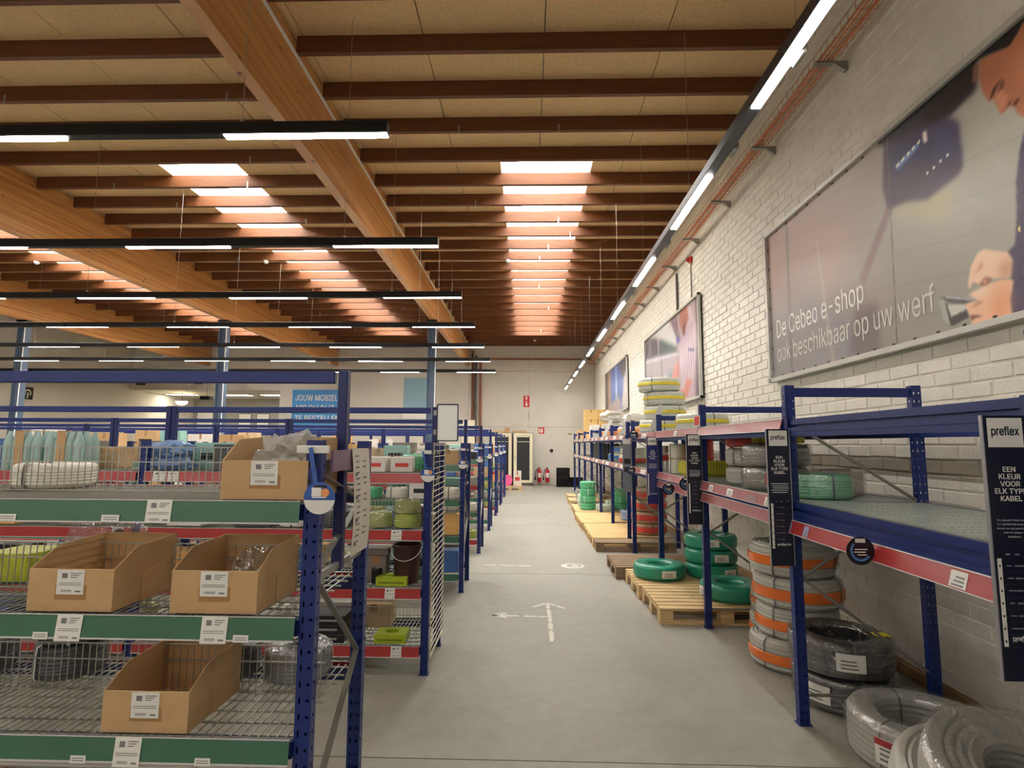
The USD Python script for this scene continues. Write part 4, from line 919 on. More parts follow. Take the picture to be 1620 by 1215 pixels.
# goods on the right-hand shelves
coil('green garden-hose-like cable coil in clear film on the empty shelf', (1.88, 3.72, 1.7615 - 0.49), 0.205, 0.1, 0.15, GREENL, wd=0.019, amp=0.005, film=FILM, straps=3, strapmat=NAVY, tag_=False)
coil('taupe cable coil in film behind the green coil', (2.15, 3.99, 1.2715), 0.165, 0.08, 0.165, M('cable_taupe', (178, 166, 158), 0.4, v=0.1, vs=8), wd=0.02, amp=0.005, film=FILM, straps=2, tag_=False)
fgrey = Kind(lambda l, p, r, g: coil(l, p, 0.24, 0.1, 0.165, M('cable_mid_grey', (140, 136, 126), 0.42, v=0.15, vs=9), r, g, wd=0.016, amp=0.004, straps=3, film=FILM, lab_at=-PI / 2 - 0.4, labelmat=M('label_salmon', (206, 104, 88), 0.5), n=36))
for k in range(2): fgrey(f'mid-grey coil with salmon label in the front shelf stack, {("lower", "upper")[k]}', (1.90, 4.36, 1.2715 + 0.174 * k), 12 * k)
coil('flat yellow coil on top of the front shelf stack', (1.93, 4.38, 1.622), 0.19, 0.09, 0.05, YELL, wd=0.014, amp=0.003, straps=2, tag_=False, n=30)
shf = [(1.93, 4.86 - 0.02, 1.2715, GREYC, 'grey'), (1.93, 4.84, 1.424, GREYC, 'grey')]
for k in range(2): coil(f'grey cable coil in the rear shelf stack, {("lower", "upper")[k]}', (1.93, 4.86, 1.2715 + 0.157 * k), 0.225, 0.1, 0.15, GREYC, wd=0.016, amp=0.004, straps=3, tag_=False, n=32, seed=k)
coil('flat red coil crowning the rear shelf stack', (1.93, 4.88, 1.588), 0.21, 0.09, 0.075, REDC, wd=0.016, amp=0.003, straps=2, tag_=False, n=30)
t = thing('yellow_drum', 'olive yellow ribbed coil pack on the lower shelf between the flag signs', 'coil pack', (1.98, 6.2, 1.2715))
part(t, 'pack', MB().cbox(-0.29, 0.25, -0.14, 0.2, 0.0, 0.16, 0.03), M('pack_olive', (196, 190, 52), 0.4, v=0.12, vs=9), smooth=30)
rb = MB()
for k in range(18): rb.cbox(-0.28 + 0.03 * k, -0.26 + 0.03 * k, -0.146, -0.138, 0.02, 0.14, 0.003)
part(t, 'rib', rb, M('pack_olive_dark', (150, 146, 36), 0.4), kind='stuff')
t = thing('red_canister', 'tall red canister behind the olive coil pack', 'canister', (2.02, 6.55, 1.2715))
part(t, 'body', MB().lathe([(0.001, 0), (0.12, 0), (0.125, 0.01), (0.125, 0.38), (0.11, 0.4), (0.05, 0.405), (0.001, 0.405)], 32), M('canister_red', (214, 62, 48), 0.3), smooth=40)
part(t, 'cap', MB().lathe([(0.04, 0.405), (0.04, 0.43), (0.001, 0.43)], 20), M('canister_cap', (150, 30, 26), 0.4), smooth=40)
coil('white cable coil beside the red canister', (1.76, 6.66, 1.2715), 0.1, 0.04, 0.17, WHITEC, wd=0.014, amp=0.003, straps=2, tag_=False, n=28)
coil('upper white cable coil beside the red canister', (1.76, 6.66, 1.4435), 0.1, 0.04, 0.17, WHITEC, wd=0.014, amp=0.003, straps=2, tag_=False, n=28)
ycoil = Kind(lambda l, p, r, g: coil(l, p, 0.285, 0.13, 0.19, M('cable_pale_grey', (200, 202, 192), 0.4, v=0.1, vs=9), r, g, band=YELL, bandz=(0.42, 0.66), wd=0.09, amp=0.005, straps=3, tag_=False, n=36))
for k in range(4): ycoil(f'grey coil with yellow band, {ORD[k]} from the bottom of the upper-shelf stack', (1.90 + (-0.04, 0.03, 0.02, -0.05)[k], 7.9, 1.7615 + 0.194 * k), 30 * k)
ycoil('single grey coil with yellow band on the upper shelf behind the red notice', (1.95, 6.3, 1.7615), 10)
pcoil = Kind(lambda l, p, r, g: coil(l, p, 0.27, 0.12, 0.17, M('cable_sand', (214, 198, 176), 0.4, v=0.1, vs=9), r, g, band=PEACH, bandz=(0.3, 0.8), wd=0.05, amp=0.004, straps=2, tag_=False, n=32))
for k, (p, l) in enumerate((((1.93, 10.35, 1.7615), 'nearer the camera'), ((1.93, 12.75, 1.7615), 'farther down the rack'))): pcoil(f'peach-banded coil on the upper far shelf, {l}', p, 30 * k)
bag('big orange and white film bag on the upper far shelf', (1.98, 10.36, 1.935), (0.26, 0.24, 0.14), 31, mat=FILM2, items=PEACH)
bag('large grey film-wrapped bundle on the upper far shelf, top', (1.95, 12.75, 2.10), (0.3, 0.25, 0.16), 33, mat=FILM2, items=GREYC)
bag('flat white film-wrapped bundle under the large grey bundle', (1.95, 12.75, 1.935), (0.27, 0.25, 0.085), 35, mat=FILM2, items=WHITEC)
carton('white carton on the upper far shelf beside the peach-banded coil', (1.84, 14.42, 1.7615), 0.46, 0.5, 0.34, mat=MATS['white_carton'], mark=GREYINK)
cbk = Kind(lambda l, p, r, g: carton(l, p, 0.40, 0.36, 0.30, r, M('carton_tan', (222, 184, 118), 0.8), g, mark=None))
for p, l in zip(((1.92, 17.2, 1.7615), (2.34, 17.2, 1.7615), (1.92, 17.2, 2.0625), (2.34, 17.2, 2.0625), (1.93, 17.2, 2.364), (2.34, 17.2, 2.364), (1.85, 18.6, 1.7615)),
                ('bottom left', 'bottom right', 'middle left', 'middle right', 'top left', 'top right', 'standing alone beyond the pile')):
    cbk(f'tan carton in the far pile above the rack, {l}', p)
bc = Kind(lambda l, p, r, g: coil(l, p, 0.25, 0.11, 0.15, WHITEC, r, g, band=BLUEC, bandz=(0.25, 0.8), wd=0.05, amp=0.004, straps=0, tag_=False, n=32))
rc2 = Kind(lambda l, p, r, g: coil(l, p, 0.26, 0.11, 0.15, WHITEC, r, g, band=REDC, bandz=(0.1, 0.6), wd=0.05, amp=0.004, straps=0, tag_=False, n=32))
bc('blue-banded white coil on the lower far shelf, bottom of two', (1.95, 11.5, 1.2715)); bc('blue-banded white coil on the lower far shelf, top of two', (1.95, 11.5, 1.4245), 40)
bc('blue-banded white coil deeper on the lower far shelf', (1.98, 10.72 + 1.36, 1.2715), 70)
rc2('red-banded white coil on the lower far shelf, bottom of two', (1.93, 10.3, 1.2715)); 
coil('white coil lying on the red-banded coil', (1.93, 10.3, 1.4245), 0.24, 0.1, 0.12, WHITEC, wd=0.03, amp=0.004, straps=0, tag_=False, n=32)
dk_ = Kind(lambda l, p, r, g: coil(l, p, 0.12, 0.05, 0.36, GREYD, r, g, wd=0.02, amp=0.004, straps=2, tag_=False, n=26, name='cable_drum', cat='cable drum'))
for k, p in enumerate(((1.75, 13.2, 1.2715), (2.05, 13.2, 1.2715), (1.75, 13.75, 1.2715), (2.05, 13.75, 1.2715), (1.8, 14.9, 1.2715))): dk_(f'tall dark drum on the lower far shelf, {ORD[k]} from the camera', p, 20 * k)
carton('white carton with a red round print on the lower shelf behind the grey flag sign', (1.95, 8.05, 1.2715), 0.34, 0.3, 0.32, mat=MATS['white_carton'], mark=REDC)
ck[0]('grey cable coil beside the carton with the red print', (1.95, 7.55, 1.2715))

# ================================================================== ON THE BRICK WALL
def inside(P, poly):
    x, y = P[..., 0], P[..., 1]; r = np.zeros(x.shape, bool); n = len(poly)
    for i in range(n):
        (x0, y0), (x1, y1) = poly[i], poly[(i + 1) % n]
        if y0 == y1: continue
        r ^= ((y0 > y) != (y1 > y)) & (x < (x1 - x0) * (y - y0) / (y1 - y0) + x0)
    return r
def poster(name, label, ya, yb_, z0, z1, n, layers, gain, X=2.655, cat='poster', studs=0.22):
    """A framed banner on the wall; its flat print is a grid of vertex colours. ya > yb_: left and right edge as seen from the aisle."""
    t = thing(name, label, cat, (2.70, (ya + yb_) / 2, z0)); yo = (ya + yb_) / 2; fw = 0.045
    ny, nz = n, int(n * (z1 - z0) / (ya - yb_))
    Y, Z = np.meshgrid(np.linspace(ya - fw, yb_ + fw, ny), np.linspace(z0 + fw, z1 - fw, nz), indexing='ij'); P = np.stack([Y, Z], -1)
    C = np.zeros((ny, nz, 3))
    for l in layers:
        if l[0] == 'grad':
            u = (ya - Y) / (ya - yb_); w_ = (Z - z0) / (z1 - z0)
            for k in range(3): C[..., k] = np.interp(u, l[1], [c[k] for c in l[2]]) * np.interp(w_, (0, 1), l[3])
        elif l[0] == 'blur': C = gaussian_filter(C, (l[1], l[1], 0))
        elif l[0] == 'line':
            for k, a in enumerate(np.arange(*l[1])): C[np.abs(Z - (a + l[4] * (ya - Y))) < l[2]] *= l[3]
        else:
            mask = inside(P, l[1])
            if len(l) > 3: mask = gaussian_filter(mask.astype(float), l[3])
            C = C * (1 - mask[..., None]) + np.array(l[2], float) * mask[..., None]
    C = np.clip(lin(C) * gain, 0, 0.95)
    idx = np.arange(ny * nz).reshape(ny, nz)
    F = np.stack([idx[:-1, :-1], idx[:-1, 1:], idx[1:, 1:], idx[1:, :-1]], -1).reshape(-1, 4)
    V = np.stack([np.full(Y.shape, X - 2.70), Y - yo, Z - z0], -1).reshape(-1, 3)
    m = usdkit.mesh(stage, newpath(str(t.GetPath()), 'print'), (V, F), PRINT); m.CreateDoubleSidedAttr(True)
    UsdGeom.PrimvarsAPI(m).CreatePrimvar('Cd', Sdf.ValueTypeNames.Color3fArray, 'vertex').Set(Vt.Vec3fArray.FromNumpy(C.reshape(-1, 3).astype(np.float32)))
    H, D = z1 - z0, (ya - yb_) / 2; FR = M('frame_alu', (196, 194, 186), 0.4, 0.15)
    part(t, 'frame_bar', MB().cbox(-0.075, -0.03, -D, D, 0, fw, 0.004), FR); part(t, 'frame_bar', MB().cbox(-0.075, -0.03, -D, D, H - fw, H, 0.004), FR)
    part(t, 'frame_bar', MB().cbox(-0.075, -0.03, -D, -D + fw, 0, H, 0.004), FR); part(t, 'frame_bar', MB().cbox(-0.075, -0.03, D - fw, D, 0, H, 0.004), FR)
    part(t, 'backing', MB().box(-0.04, -0.02, -D + 0.01, D - 0.01, 0.01, H - 0.01), BLACK)
    part(t, 'wall_bracket', MB().box(-0.02, 0, -D + 0.1, -D + 0.14, 0.1, H - 0.1).box(-0.02, 0, D - 0.14, D - 0.1, 0.1, H - 0.1), STEEL)
    if studs:
        s_ = MB()
        for y in np.arange(-D + 0.12, D - 0.1, studs):
            for z in (fw + 0.012, H - fw - 0.012): s_.box(X - 2.70 - 0.004, X - 2.70 - 0.001, y - 0.012, y + 0.012, z - 0.008, z + 0.008)
        for z in np.arange(0.15, H - 0.1, studs): s_.box(X - 2.70 - 0.004, X - 2.70 - 0.001, D - fw - 0.02, D - fw - 0.002, z - 0.012, z + 0.012)
        part(t, 'eyelet', s_, BLACK, kind='stuff')
    return t, yo, z0
SK, SKD, SKL, NV = (206, 158, 128), (150, 96, 70), (222, 188, 160), (70, 62, 86)
big = [('grad', (0, 0.1, 0.36, 0.5, 0.62, 1), ((142, 128, 122), (150, 134, 126), (150, 138, 128), (158, 154, 142), (168, 165, 152), (172, 171, 164)), (0.86, 1.0)),
       ('p', [(6.2, 3.95), (5.0, 3.95), (4.4, 3.4), (4.9, 2.9), (5.3, 3.3), (6.2, 3.2)], (152, 128, 118), 18), ('p', [(6.2, 2.9), (5.2, 3.0), (4.4, 2.6), (4.4, 2.2), (6.2, 2.2)], (128, 124, 124), 16),
       ('p', [(4.50, 2.717), (4.215, 2.70), (4.21, 2.328), (4.64, 2.343)], (104, 92, 92), 5),
       ('p', [(5.57, 4.0), (5.61, 4.0), (5.65, 2.2), (5.61, 2.2)], (104, 96, 94), 2), ('p', [(5.02, 3.5), (5.05, 3.5), (4.88, 2.3), (4.84, 2.3)], (156, 144, 136), 2),
       ('p', [(4.0, 3.404), (3.948, 3.354), (4.348, 2.878), (4.435, 2.925)], (122, 100, 98), 2), ('p', [(3.93, 3.346), (3.488, 3.263), (3.381, 3.189), (3.47, 3.015), (3.959, 3.255)], (164, 156, 124), 6),
       ('line', (2.4, 5.0, 0.23), 0.004, 0.93, -0.16), ('blur', 0.8),
       ('p', [(4.009, 3.896), (3.567, 3.833), (3.374, 3.654), (3.325, 3.589), (3.314, 3.305), (3.358, 3.272), (3.629, 3.24), (3.824, 3.311), (4.026, 3.349), (4.067, 3.535)], (62, 48, 68), 2.5),
       ('p', [(3.55, 3.75), (3.34, 3.6), (3.33, 3.36), (3.55, 3.45)], (58, 58, 92), 5), ('p', [(4.114, 3.874), (3.558, 3.925), (3.176, 3.868), (3.167, 3.709), (3.371, 3.686), (3.53, 3.738), (3.848, 3.777)], (30, 26, 34), 3),
       ('p', [(4.0, 3.80), (3.6, 3.72), (3.55, 3.5), (3.95, 3.55)], (46, 44, 84), 5), ('p', [(3.921, 3.621), (3.675, 3.665), (3.662, 3.633), (3.887, 3.578)], (110, 140, 190), 1.5),
       ('p', [(3.628, 3.712), (3.589, 3.701), (3.581, 3.624), (3.621, 3.622)], (220, 214, 200), 1.2)] + \
      [('p', [(3.9 - 0.055 * k, 3.60 + .012 * k), (3.87 - 0.055 * k, 3.61 + .012 * k), (3.87 - 0.055 * k, 3.63 + .012 * k), (3.9 - 0.055 * k, 3.62 + .012 * k)], (226, 222, 206)) for k in range(5)] + \
      [('p', [(3.62 - 0.06 * k, 3.40 + .01 * k), (3.60 - 0.06 * k, 3.40 + .01 * k), (3.60 - 0.06 * k, 3.42 + .01 * k), (3.62 - 0.06 * k, 3.42 + .01 * k)], (200, 196, 190)) for k in range(4)] + \
      [('p', [(3.974, 4.0), (3.982, 4.0), (4.034, 2.2), (4.022, 2.2)], (88, 80, 78)),
       ('p', [(3.208, 3.737), (3.158, 3.871), (3.123, 3.871), (3.018, 3.83), (2.93, 3.771), (2.847, 3.85), (2.75, 3.9), (2.75, 4.0), (3.3, 4.0), (3.577, 3.9), (3.57, 3.736), (3.386, 3.68)], (28, 24, 26), 2.0),
       ('p', [(2.84, 3.872), (2.886, 3.832), (2.934, 3.806), (3.018, 3.834), (3.124, 3.868), (3.144, 3.754), (3.129, 3.654), (3.094, 3.583), (3.061, 3.579), (3.025, 3.462), (3.001, 3.462), (2.969, 3.476), (2.934, 3.447), (2.93, 3.417), (2.898, 3.369), (2.881, 3.359), (2.788, 3.413), (2.55, 3.45), (2.3, 3.95), (2.7, 3.95)], (168, 106, 76), 1.0),
       ('p', [(3.053, 3.574), (3.017, 3.615), (2.97, 3.534), (2.998, 3.488), (3.024, 3.469)], (190, 126, 98), 1.2), ('p', [(2.6, 3.8), (2.95, 3.74), (2.9, 3.55), (2.55, 3.5)], (184, 118, 86), 5),
       ('p', [(3.09, 3.585), (3.065, 3.635), (3.0, 3.662), (3.058, 3.60)], (72, 40, 30), 0.8), ('p', [(3.012, 3.64), (2.985, 3.645), (2.99, 3.60), (3.03, 3.595)], (110, 66, 48), 0.8), ('p', [(2.985, 3.486), (2.95, 3.505), (2.962, 3.475)], (84, 46, 36), 0.7), ('p', [(2.95, 3.47), (2.915, 3.49), (2.9, 3.47), (2.93, 3.45)], (92, 50, 40), 0.7),
       ('p', [(3.176, 3.869), (3.134, 3.853), (3.153, 3.753), (3.196, 3.767)], (120, 84, 66), 1.0),
       ('p', [(3.062, 2.675), (3.012, 2.70), (2.985, 2.85), (2.97, 3.04), (2.93, 3.2), (2.86, 3.36), (2.6, 3.5), (2.2, 3.4), (1.4, 3.0), (1.4, 2.2), (3.068, 2.2), (3.074, 2.405), (3.048, 2.499), (3.056, 2.526), (3.036, 2.612)], NV, 1.0),
       ('p', [(2.985, 2.78), (2.975, 2.79), (2.97, 2.76), (2.98, 2.755)], (214, 190, 120)), ('p', [(3.0, 2.64), (2.85, 2.66), (2.85, 2.62)], (96, 90, 128), 2), ('p', [(3.05, 2.515), (2.9, 2.49), (2.9, 2.505)], (40, 36, 52), 0.8),
       ('p', [(3.544, 2.512), (3.524, 2.501), (3.505, 2.408), (3.379, 2.424), (3.354, 2.381), (3.496, 2.352), (3.517, 2.362)], (58, 54, 54), 0.7), ('p', [(3.593, 2.542), (3.55, 2.525), (3.517, 2.362), (3.57, 2.407)], (156, 158, 150), 0.8),
       ('p', [(3.53, 2.495), (3.38, 2.46), (3.365, 2.435), (3.50, 2.415)], (188, 186, 176), 0.7), ('p', [(3.59, 2.569), (3.534, 2.543), (3.347, 2.48), (3.28, 2.452), (3.376, 2.461), (3.509, 2.503)], (84, 84, 88), 0.7), ('p', [(3.53, 2.55), (3.35, 2.487), (3.35, 2.48), (3.53, 2.54)], (176, 176, 180), 0.6),
       ('p', [(3.346, 2.551), (3.353, 2.585), (3.32, 2.681), (3.262, 2.74), (3.218, 2.75), (3.138, 2.711), (3.062, 2.675), (3.04, 2.628), (3.061, 2.532), (3.155, 2.551), (3.211, 2.579), (3.247, 2.533), (3.276, 2.552), (3.311, 2.583), (3.34, 2.549)], SKL, 1.0),
       ('p', [(3.124, 2.567), (3.106, 2.63), (3.045, 2.629), (3.061, 2.532)], (186, 128, 96), 4), ('p', [(3.306, 2.623), (3.272, 2.649), (3.237, 2.68), (3.235, 2.643), (3.293, 2.625)], (190, 134, 104), 1.5), ('p', [(3.276, 2.552), (3.223, 2.582), (3.178, 2.558), (3.216, 2.529), (3.247, 2.53)], (150, 92, 68), 1.2), ('p', [(3.24, 2.56), (3.225, 2.572), (3.21, 2.555), (3.225, 2.545)], (214, 164, 140), 1),
       ('p', [(3.35, 2.515), (3.278, 2.526), (3.186, 2.535), (3.088, 2.533), (3.042, 2.507), (3.074, 2.405), (3.068, 2.305), (3.181, 2.304), (3.345, 2.319), (3.358, 2.374), (3.378, 2.432), (3.382, 2.465), (3.285, 2.461)], (224, 178, 146), 1.0),
       ('p', [(3.18, 2.46), (3.08, 2.49), (3.09, 2.34), (3.2, 2.33)], (216, 142, 100), 7), ('p', [(3.345, 2.51), (3.2, 2.525), (3.2, 2.49), (3.33, 2.48)], (230, 204, 180), 3), ('p', [(3.358, 2.374), (3.344, 2.387), (3.264, 2.363), (3.347, 2.356)], (120, 70, 52), 1.0), ('p', [(3.36, 2.43), (3.28, 2.452), (3.25, 2.44), (3.3, 2.435)], (160, 104, 80), 1.2)]
t, yo, zo = poster('banner', 'large framed grey banner of a man with a tablet and white lettering, on brick', 6.10, 1.30, 2.28, 3.94, 700, big, 1.28)
part(t, 'lettering', MB().text('De Cebeo e-shop', 0.19, (-0.0465, 5.92 - yo, 2.738 - zo), '-x', width=1.545, bold=False), M('letter_white', (236, 232, 224), 0.5), label='white lettering De Cebeo e-shop')
part(t, 'lettering', MB().text('ook beschikbaar op uw werf', 0.178, (-0.0465, 5.925 - yo, 2.484 - zo), '-x', width=2.30), M('letter_soft', (212, 208, 198), 0.5), label='pale lettering ook beschikbaar op uw werf')
p2 = [('grad', (0, 1), ((176, 160, 164), (196, 176, 176)), (1, 1)), ('p', [(12.6, 3.95), (11.38, 3.85), (11.3, 3.43), (12.6, 3.54)], (104, 96, 104), 2), ('p', [(12.2, 3.9), (11.9, 3.9), (11.9, 3.5), (12.2, 3.5)], (140, 132, 138), 2), ('p', [(11.19, 3.72), (10.8, 3.65), (9.9, 3.37), (9.9, 3.27), (11.22, 3.4)], (92, 104, 104), 2),
      ('p', [(10.9, 3.66), (9.95, 3.40), (9.95, 3.37), (10.9, 3.62)], (120, 170, 140), 1.5), ('p', [(12.6, 3.5), (9.78, 3.226), (9.78, 3.186), (12.6, 3.42)], (214, 208, 216), 1), ('p', [(12.6, 3.41), (11.1, 3.31), (11.05, 2.9), (11.7, 2.8), (12.6, 2.8), (12.6, 2.3), (10.9, 2.3), (11.0, 3.3)], (132, 122, 130), 3),
      ('p', [(12.1, 3.38), (11.8, 3.36), (11.8, 2.5), (12.1, 2.5)], (168, 160, 164), 3), ('p', [(12.4, 4.0), (10.43, 3.95), (9.75, 3.51), (9.9, 3.37), (11.0, 3.7)], (226, 224, 222), 3), ('p', [(10.3, 3.93), (9.9, 3.9), (9.6, 3.4), (9.9, 3.5)], (150, 124, 132), 2),
      ('p', [(9.9, 3.5), (9.68, 3.5), (9.7, 3.4), (9.9, 3.42)], (90, 90, 190), 2), ('p', [(11.685, 2.837), (10.266, 3.05), (9.916, 2.59), (10.019, 2.28), (11.724, 2.28)], (168, 168, 180), 3), ('p', [(10.9, 2.95), (10.7, 2.97), (10.5, 2.5), (10.9, 2.5)], (214, 220, 228), 3), ('p', [(10.4, 2.9), (10.1, 2.8), (10.0, 2.4), (10.4, 2.4)], (110, 112, 130), 3),
      ('p', [(9.639, 3.893), (9.018, 3.88), (8.743, 3.495), (8.875, 2.78), (8.953, 2.605), (8.856, 2.28), (9.787, 2.28), (9.612, 2.679), (9.717, 3.094), (9.535, 3.465)], (222, 200, 208), 2)] + \
     [('p', [(9.55 - 0.12 * k, 3.6), (9.53 - 0.12 * k, 3.6), (9.50 - 0.12 * k, 2.35), (9.52 - 0.12 * k, 2.35)], (150, 110, 140), 1) for k in range(6)] + \
     [('p', [(9.637, 3.96), (9.215, 3.96), (9.104, 3.669), (9.462, 3.491), (9.658, 3.693)], (186, 120, 100), 2), ('p', [(9.5, 3.62), (9.3, 3.7), (9.35, 3.45), (9.46, 3.45)], (120, 66, 54), 2), ('p', [(9.79, 3.105), (9.74, 2.854), (10.143, 2.62), (10.372, 2.806), (10.026, 3.037)], (226, 148, 132), 2),
      ('p', [(9.33, 2.724), (9.0, 2.64), (9.29, 2.42), (9.787, 2.34), (9.924, 2.509), (9.482, 2.566)], (222, 140, 122), 2), ('p', [(9.2, 3.2), (8.85, 3.14), (8.85, 3.1), (9.2, 3.16)], (110, 90, 130), 1), ('p', [(8.763, 3.96), (8.5, 3.96), (8.5, 2.28), (8.856, 2.28), (8.815, 2.772), (8.702, 3.303)], (126, 110, 116), 2)]
poster('banner', 'framed banner of a person in a pink striped shirt, middle one on the brick wall', 12.55, 8.52, 2.32, 3.97, 300, p2, 0.72, studs=0)
p3 = [('grad', (0, 0.25, 0.5, 0.8, 1), ((130, 104, 90), (176, 150, 130), (110, 126, 178), (150, 158, 186), (190, 190, 196)), (1, 1)), ('p', [(17.7, 4.1), (15.75, 4.1), (15.45, 3.0), (16.25, 2.6), (17.8, 2.6)], (92, 116, 184), 4), ('p', [(16.9, 4.1), (16.6, 4.1), (16.5, 2.6), (16.9, 2.6)], (170, 186, 224), 3), ('p', [(16.35, 3.95), (15.0, 3.95), (14.85, 3.63), (15.6, 3.47)], (108, 100, 104), 3),
      ('p', [(15.2, 3.56), (14.7, 3.62), (14.7, 2.5), (15.85, 2.7)], (214, 208, 204), 3), ('p', [(18.9, 4.1), (18.5, 4.1), (18.5, 2.5), (18.9, 2.5)], (96, 74, 66), 3), ('p', [(18.3, 2.9), (16.0, 3.0), (16.0, 2.5), (18.3, 2.5)], (186, 170, 168), 4)]
poster('banner', 'framed banner of blue work clothes, farthest one on the brick wall', 19.05, 14.85, 2.55, 4.02, 260, p3, 0.75, studs=0)

# cable tray with orange cables, wall brackets, conduits, alarm beacon
t = thing('cable_tray', 'wire mesh cable tray with orange cables high on the brick wall', 'cable tray', (2.52, 0, 4.85))
ORC = M('cable_orange', (216, 132, 84), 0.5, v=0.1, vs=6); TRW = M('tray_copper', (190, 124, 88), 0.4, 0.3)
w = MB()
for x, z in ((-0.07, 0.0), (0.0, 0.0), (0.07, 0.0), (-0.08, 0.06), (0.08, 0.06)): w.box(x - 0.002, x + 0.002, -2.9, 22.4, z - 0.002, z + 0.002)
for y in np.arange(-2.9, 22.4, 0.1): w.box(-0.08, 0.08, y - 0.0017, y + 0.0017, -0.004, -0.001).box(-0.082, -0.079, y - 0.0017, y + 0.0017, -0.003, 0.06).box(0.079, 0.082, y - 0.0017, y + 0.0017, -0.003, 0.06)
part(t, 'wire_mesh', w, TRW, kind='stuff')
ysn = np.arange(-2.8, 22.4, 0.35)
for j, x in enumerate((-0.045, -0.02, 0.01, 0.045, 0.03)):
    part(t, 'cable', MB().tube([(x + 0.008 * math.sin(1.3 * y + j), y, 0.012 + 0.01 * (j == 4) + 0.004 * math.sin(2.1 * y + 2 * j)) for y in ysn], 0.0095, 6), ORC if j != 2 else M('cable_light', (196, 186, 170), 0.5), smooth=60)
for k in range(17):
    y = 0.4 + 1.36 * k
    if y < 22.3: part(t, 'wall_bracket', MB().cbox(-0.09, 0.172, y - 0.025, y + 0.025, -0.03, -0.006, 0.004).poly([(0.172, -0.03), (0.172, -0.09), (0.15, -0.09), (0.06, -0.03)], 0.04, 'xz', y - 0.02), STEEL)
sol = lambda nm, mb, m, l, c, **k: solo(nm, mb, m, l, c, **k)
sol('conduit', MB().tube([(2.675, 9.85, 2.0), (2.675, 9.85, 4.68)], 0.022, 8), M('conduit_dark', (84, 78, 74), 0.5), 'dark vertical conduit on the brick beside the middle banner', 'conduit')
sol('conduit', MB().tube([(2.68, 9.0, 4.0), (2.68, 9.0, 4.6)], 0.012, 8), STEEL, 'thin grey conduit rising to the red alarm beacon', 'conduit')
t = thing('alarm_beacon', 'small red fire alarm beacon high on the brick wall', 'alarm', (2.70, 9.0, 4.6))
part(t, 'base', MB().cbox(-0.05, -0.002, -0.05, 0.05, 0.0, 0.1, 0.01), M('alarm_red', (196, 32, 34), 0.35)); part(t, 'lens', MB().lathe([(0.001, 0.045), (0.03, 0.04), (0.04, 0.0)], 18).turn(ry(-PI / 2)).move((-0.05, 0, 0.05)), MATS['alarm_red'], smooth=40)

# ================================================================== FAR WALL
YW = YF
COP = M('pipe_copper', (150, 96, 66), 0.5, 0.2)
sol('wall_pipe', MB().tube([(-1.93, YW - 0.06, 4.9), (-1.9, YW - 0.06, 5.02), (-1.8, YW - 0.06, 5.05), (2.55, YW - 0.06, 5.05)], 0.035, 8), COP, 'copper-brown pipe running level across the far wall', 'pipe')
for x, m, l, z in ((-2.25, M('pipe_rust', (122, 66, 46), 0.6), 'rust-brown vertical pipe, leftmost at the far wall', 5.4), (-2.12, MATS['conduit_dark'], 'dark grey vertical pipe between the brown pipes', 5.2), (-1.93, COP, 'copper vertical pipe dropping from the level pipe', 4.92)):
    sol('wall_pipe', MB().tube([(x, YW - 0.07, 0.0), (x, YW - 0.07, z)], 0.045, 10), m, l, 'pipe')
t = thing('fire_sign', 'tall red sign with a white down arrow on the far wall', 'sign', (-0.06, YW - 0.004, 3.1))
part(t, 'board', MB().box(-0.12, 0.12, -0.004, 0.002, 0, 0.46), M('sign_red', (204, 34, 40), 0.4))
part(t, 'pictogram', MB().poly([(-0.03, 0.44), (0.03, 0.44), (0.03, 0.3), (-0.03, 0.3)], 0.003, 'xz', -0.007).poly([(-0.07, 0.02 + .1), (0.07, 0.12), (0.0, 0.02)], 0.003, 'xz', -0.007).poly([(-0.025, 0.12), (0.025, 0.12), (0.025, 0.24), (-0.025, 0.24)], 0.003, 'xz', -0.007), PAPER)
t = thing('hose_sign', 'square red and white fire sign low on the far wall', 'sign', (0.54, YW - 0.004, 2.03))
part(t, 'board', MB().box(-0.12, 0.12, -0.004, 0.002, 0, 0.25), MATS['sign_red']); part(t, 'pictogram', MB().poly([(-0.02, 0.04), (0.05, 0.04), (0.08, 0.1), (0.05, 0.14), (0.08, 0.2), (-0.02, 0.2)], 0.003, 'xz', -0.007).box(-0.09, -0.05, -0.007, -0.004, 0.04, 0.21), PAPER)
sol('cable_stub', MB().tube([(0.02, YW - 0.02, 2.62), (0.03, YW - 0.02, 2.9)], 0.012, 6), STEEL, 'short grey cable end on the far wall under the arrow sign', 'cable')
sol('wall_vent', MB().cbox(1.62, 1.75, YW - 0.03, YW - 0.002, 2.0, 2.06, 0.01), M('brass', (178, 160, 96), 0.4, 0.5), 'small brass-coloured plate on the far wall near the racks', 'plate')
t = thing('wall_disc', 'dark round plate with a small note on the far wall', 'plate', (0.95, YW - 0.004, 1.35))
part(t, 'disc', MB().lathe([(0.0005, -0.01), (0.075, -0.01), (0.075, 0.0), (0.0005, 0.0)], 24).turn(rx(PI / 2)).move((0, -0.0, 0)), M('disc_dark', (52, 46, 50), 0.4)); part(t, 'note', MB().box(-0.1, 0.1, -0.003, 0.002, -0.16, -0.12), M('note_pink', (206, 186, 176), 0.6))
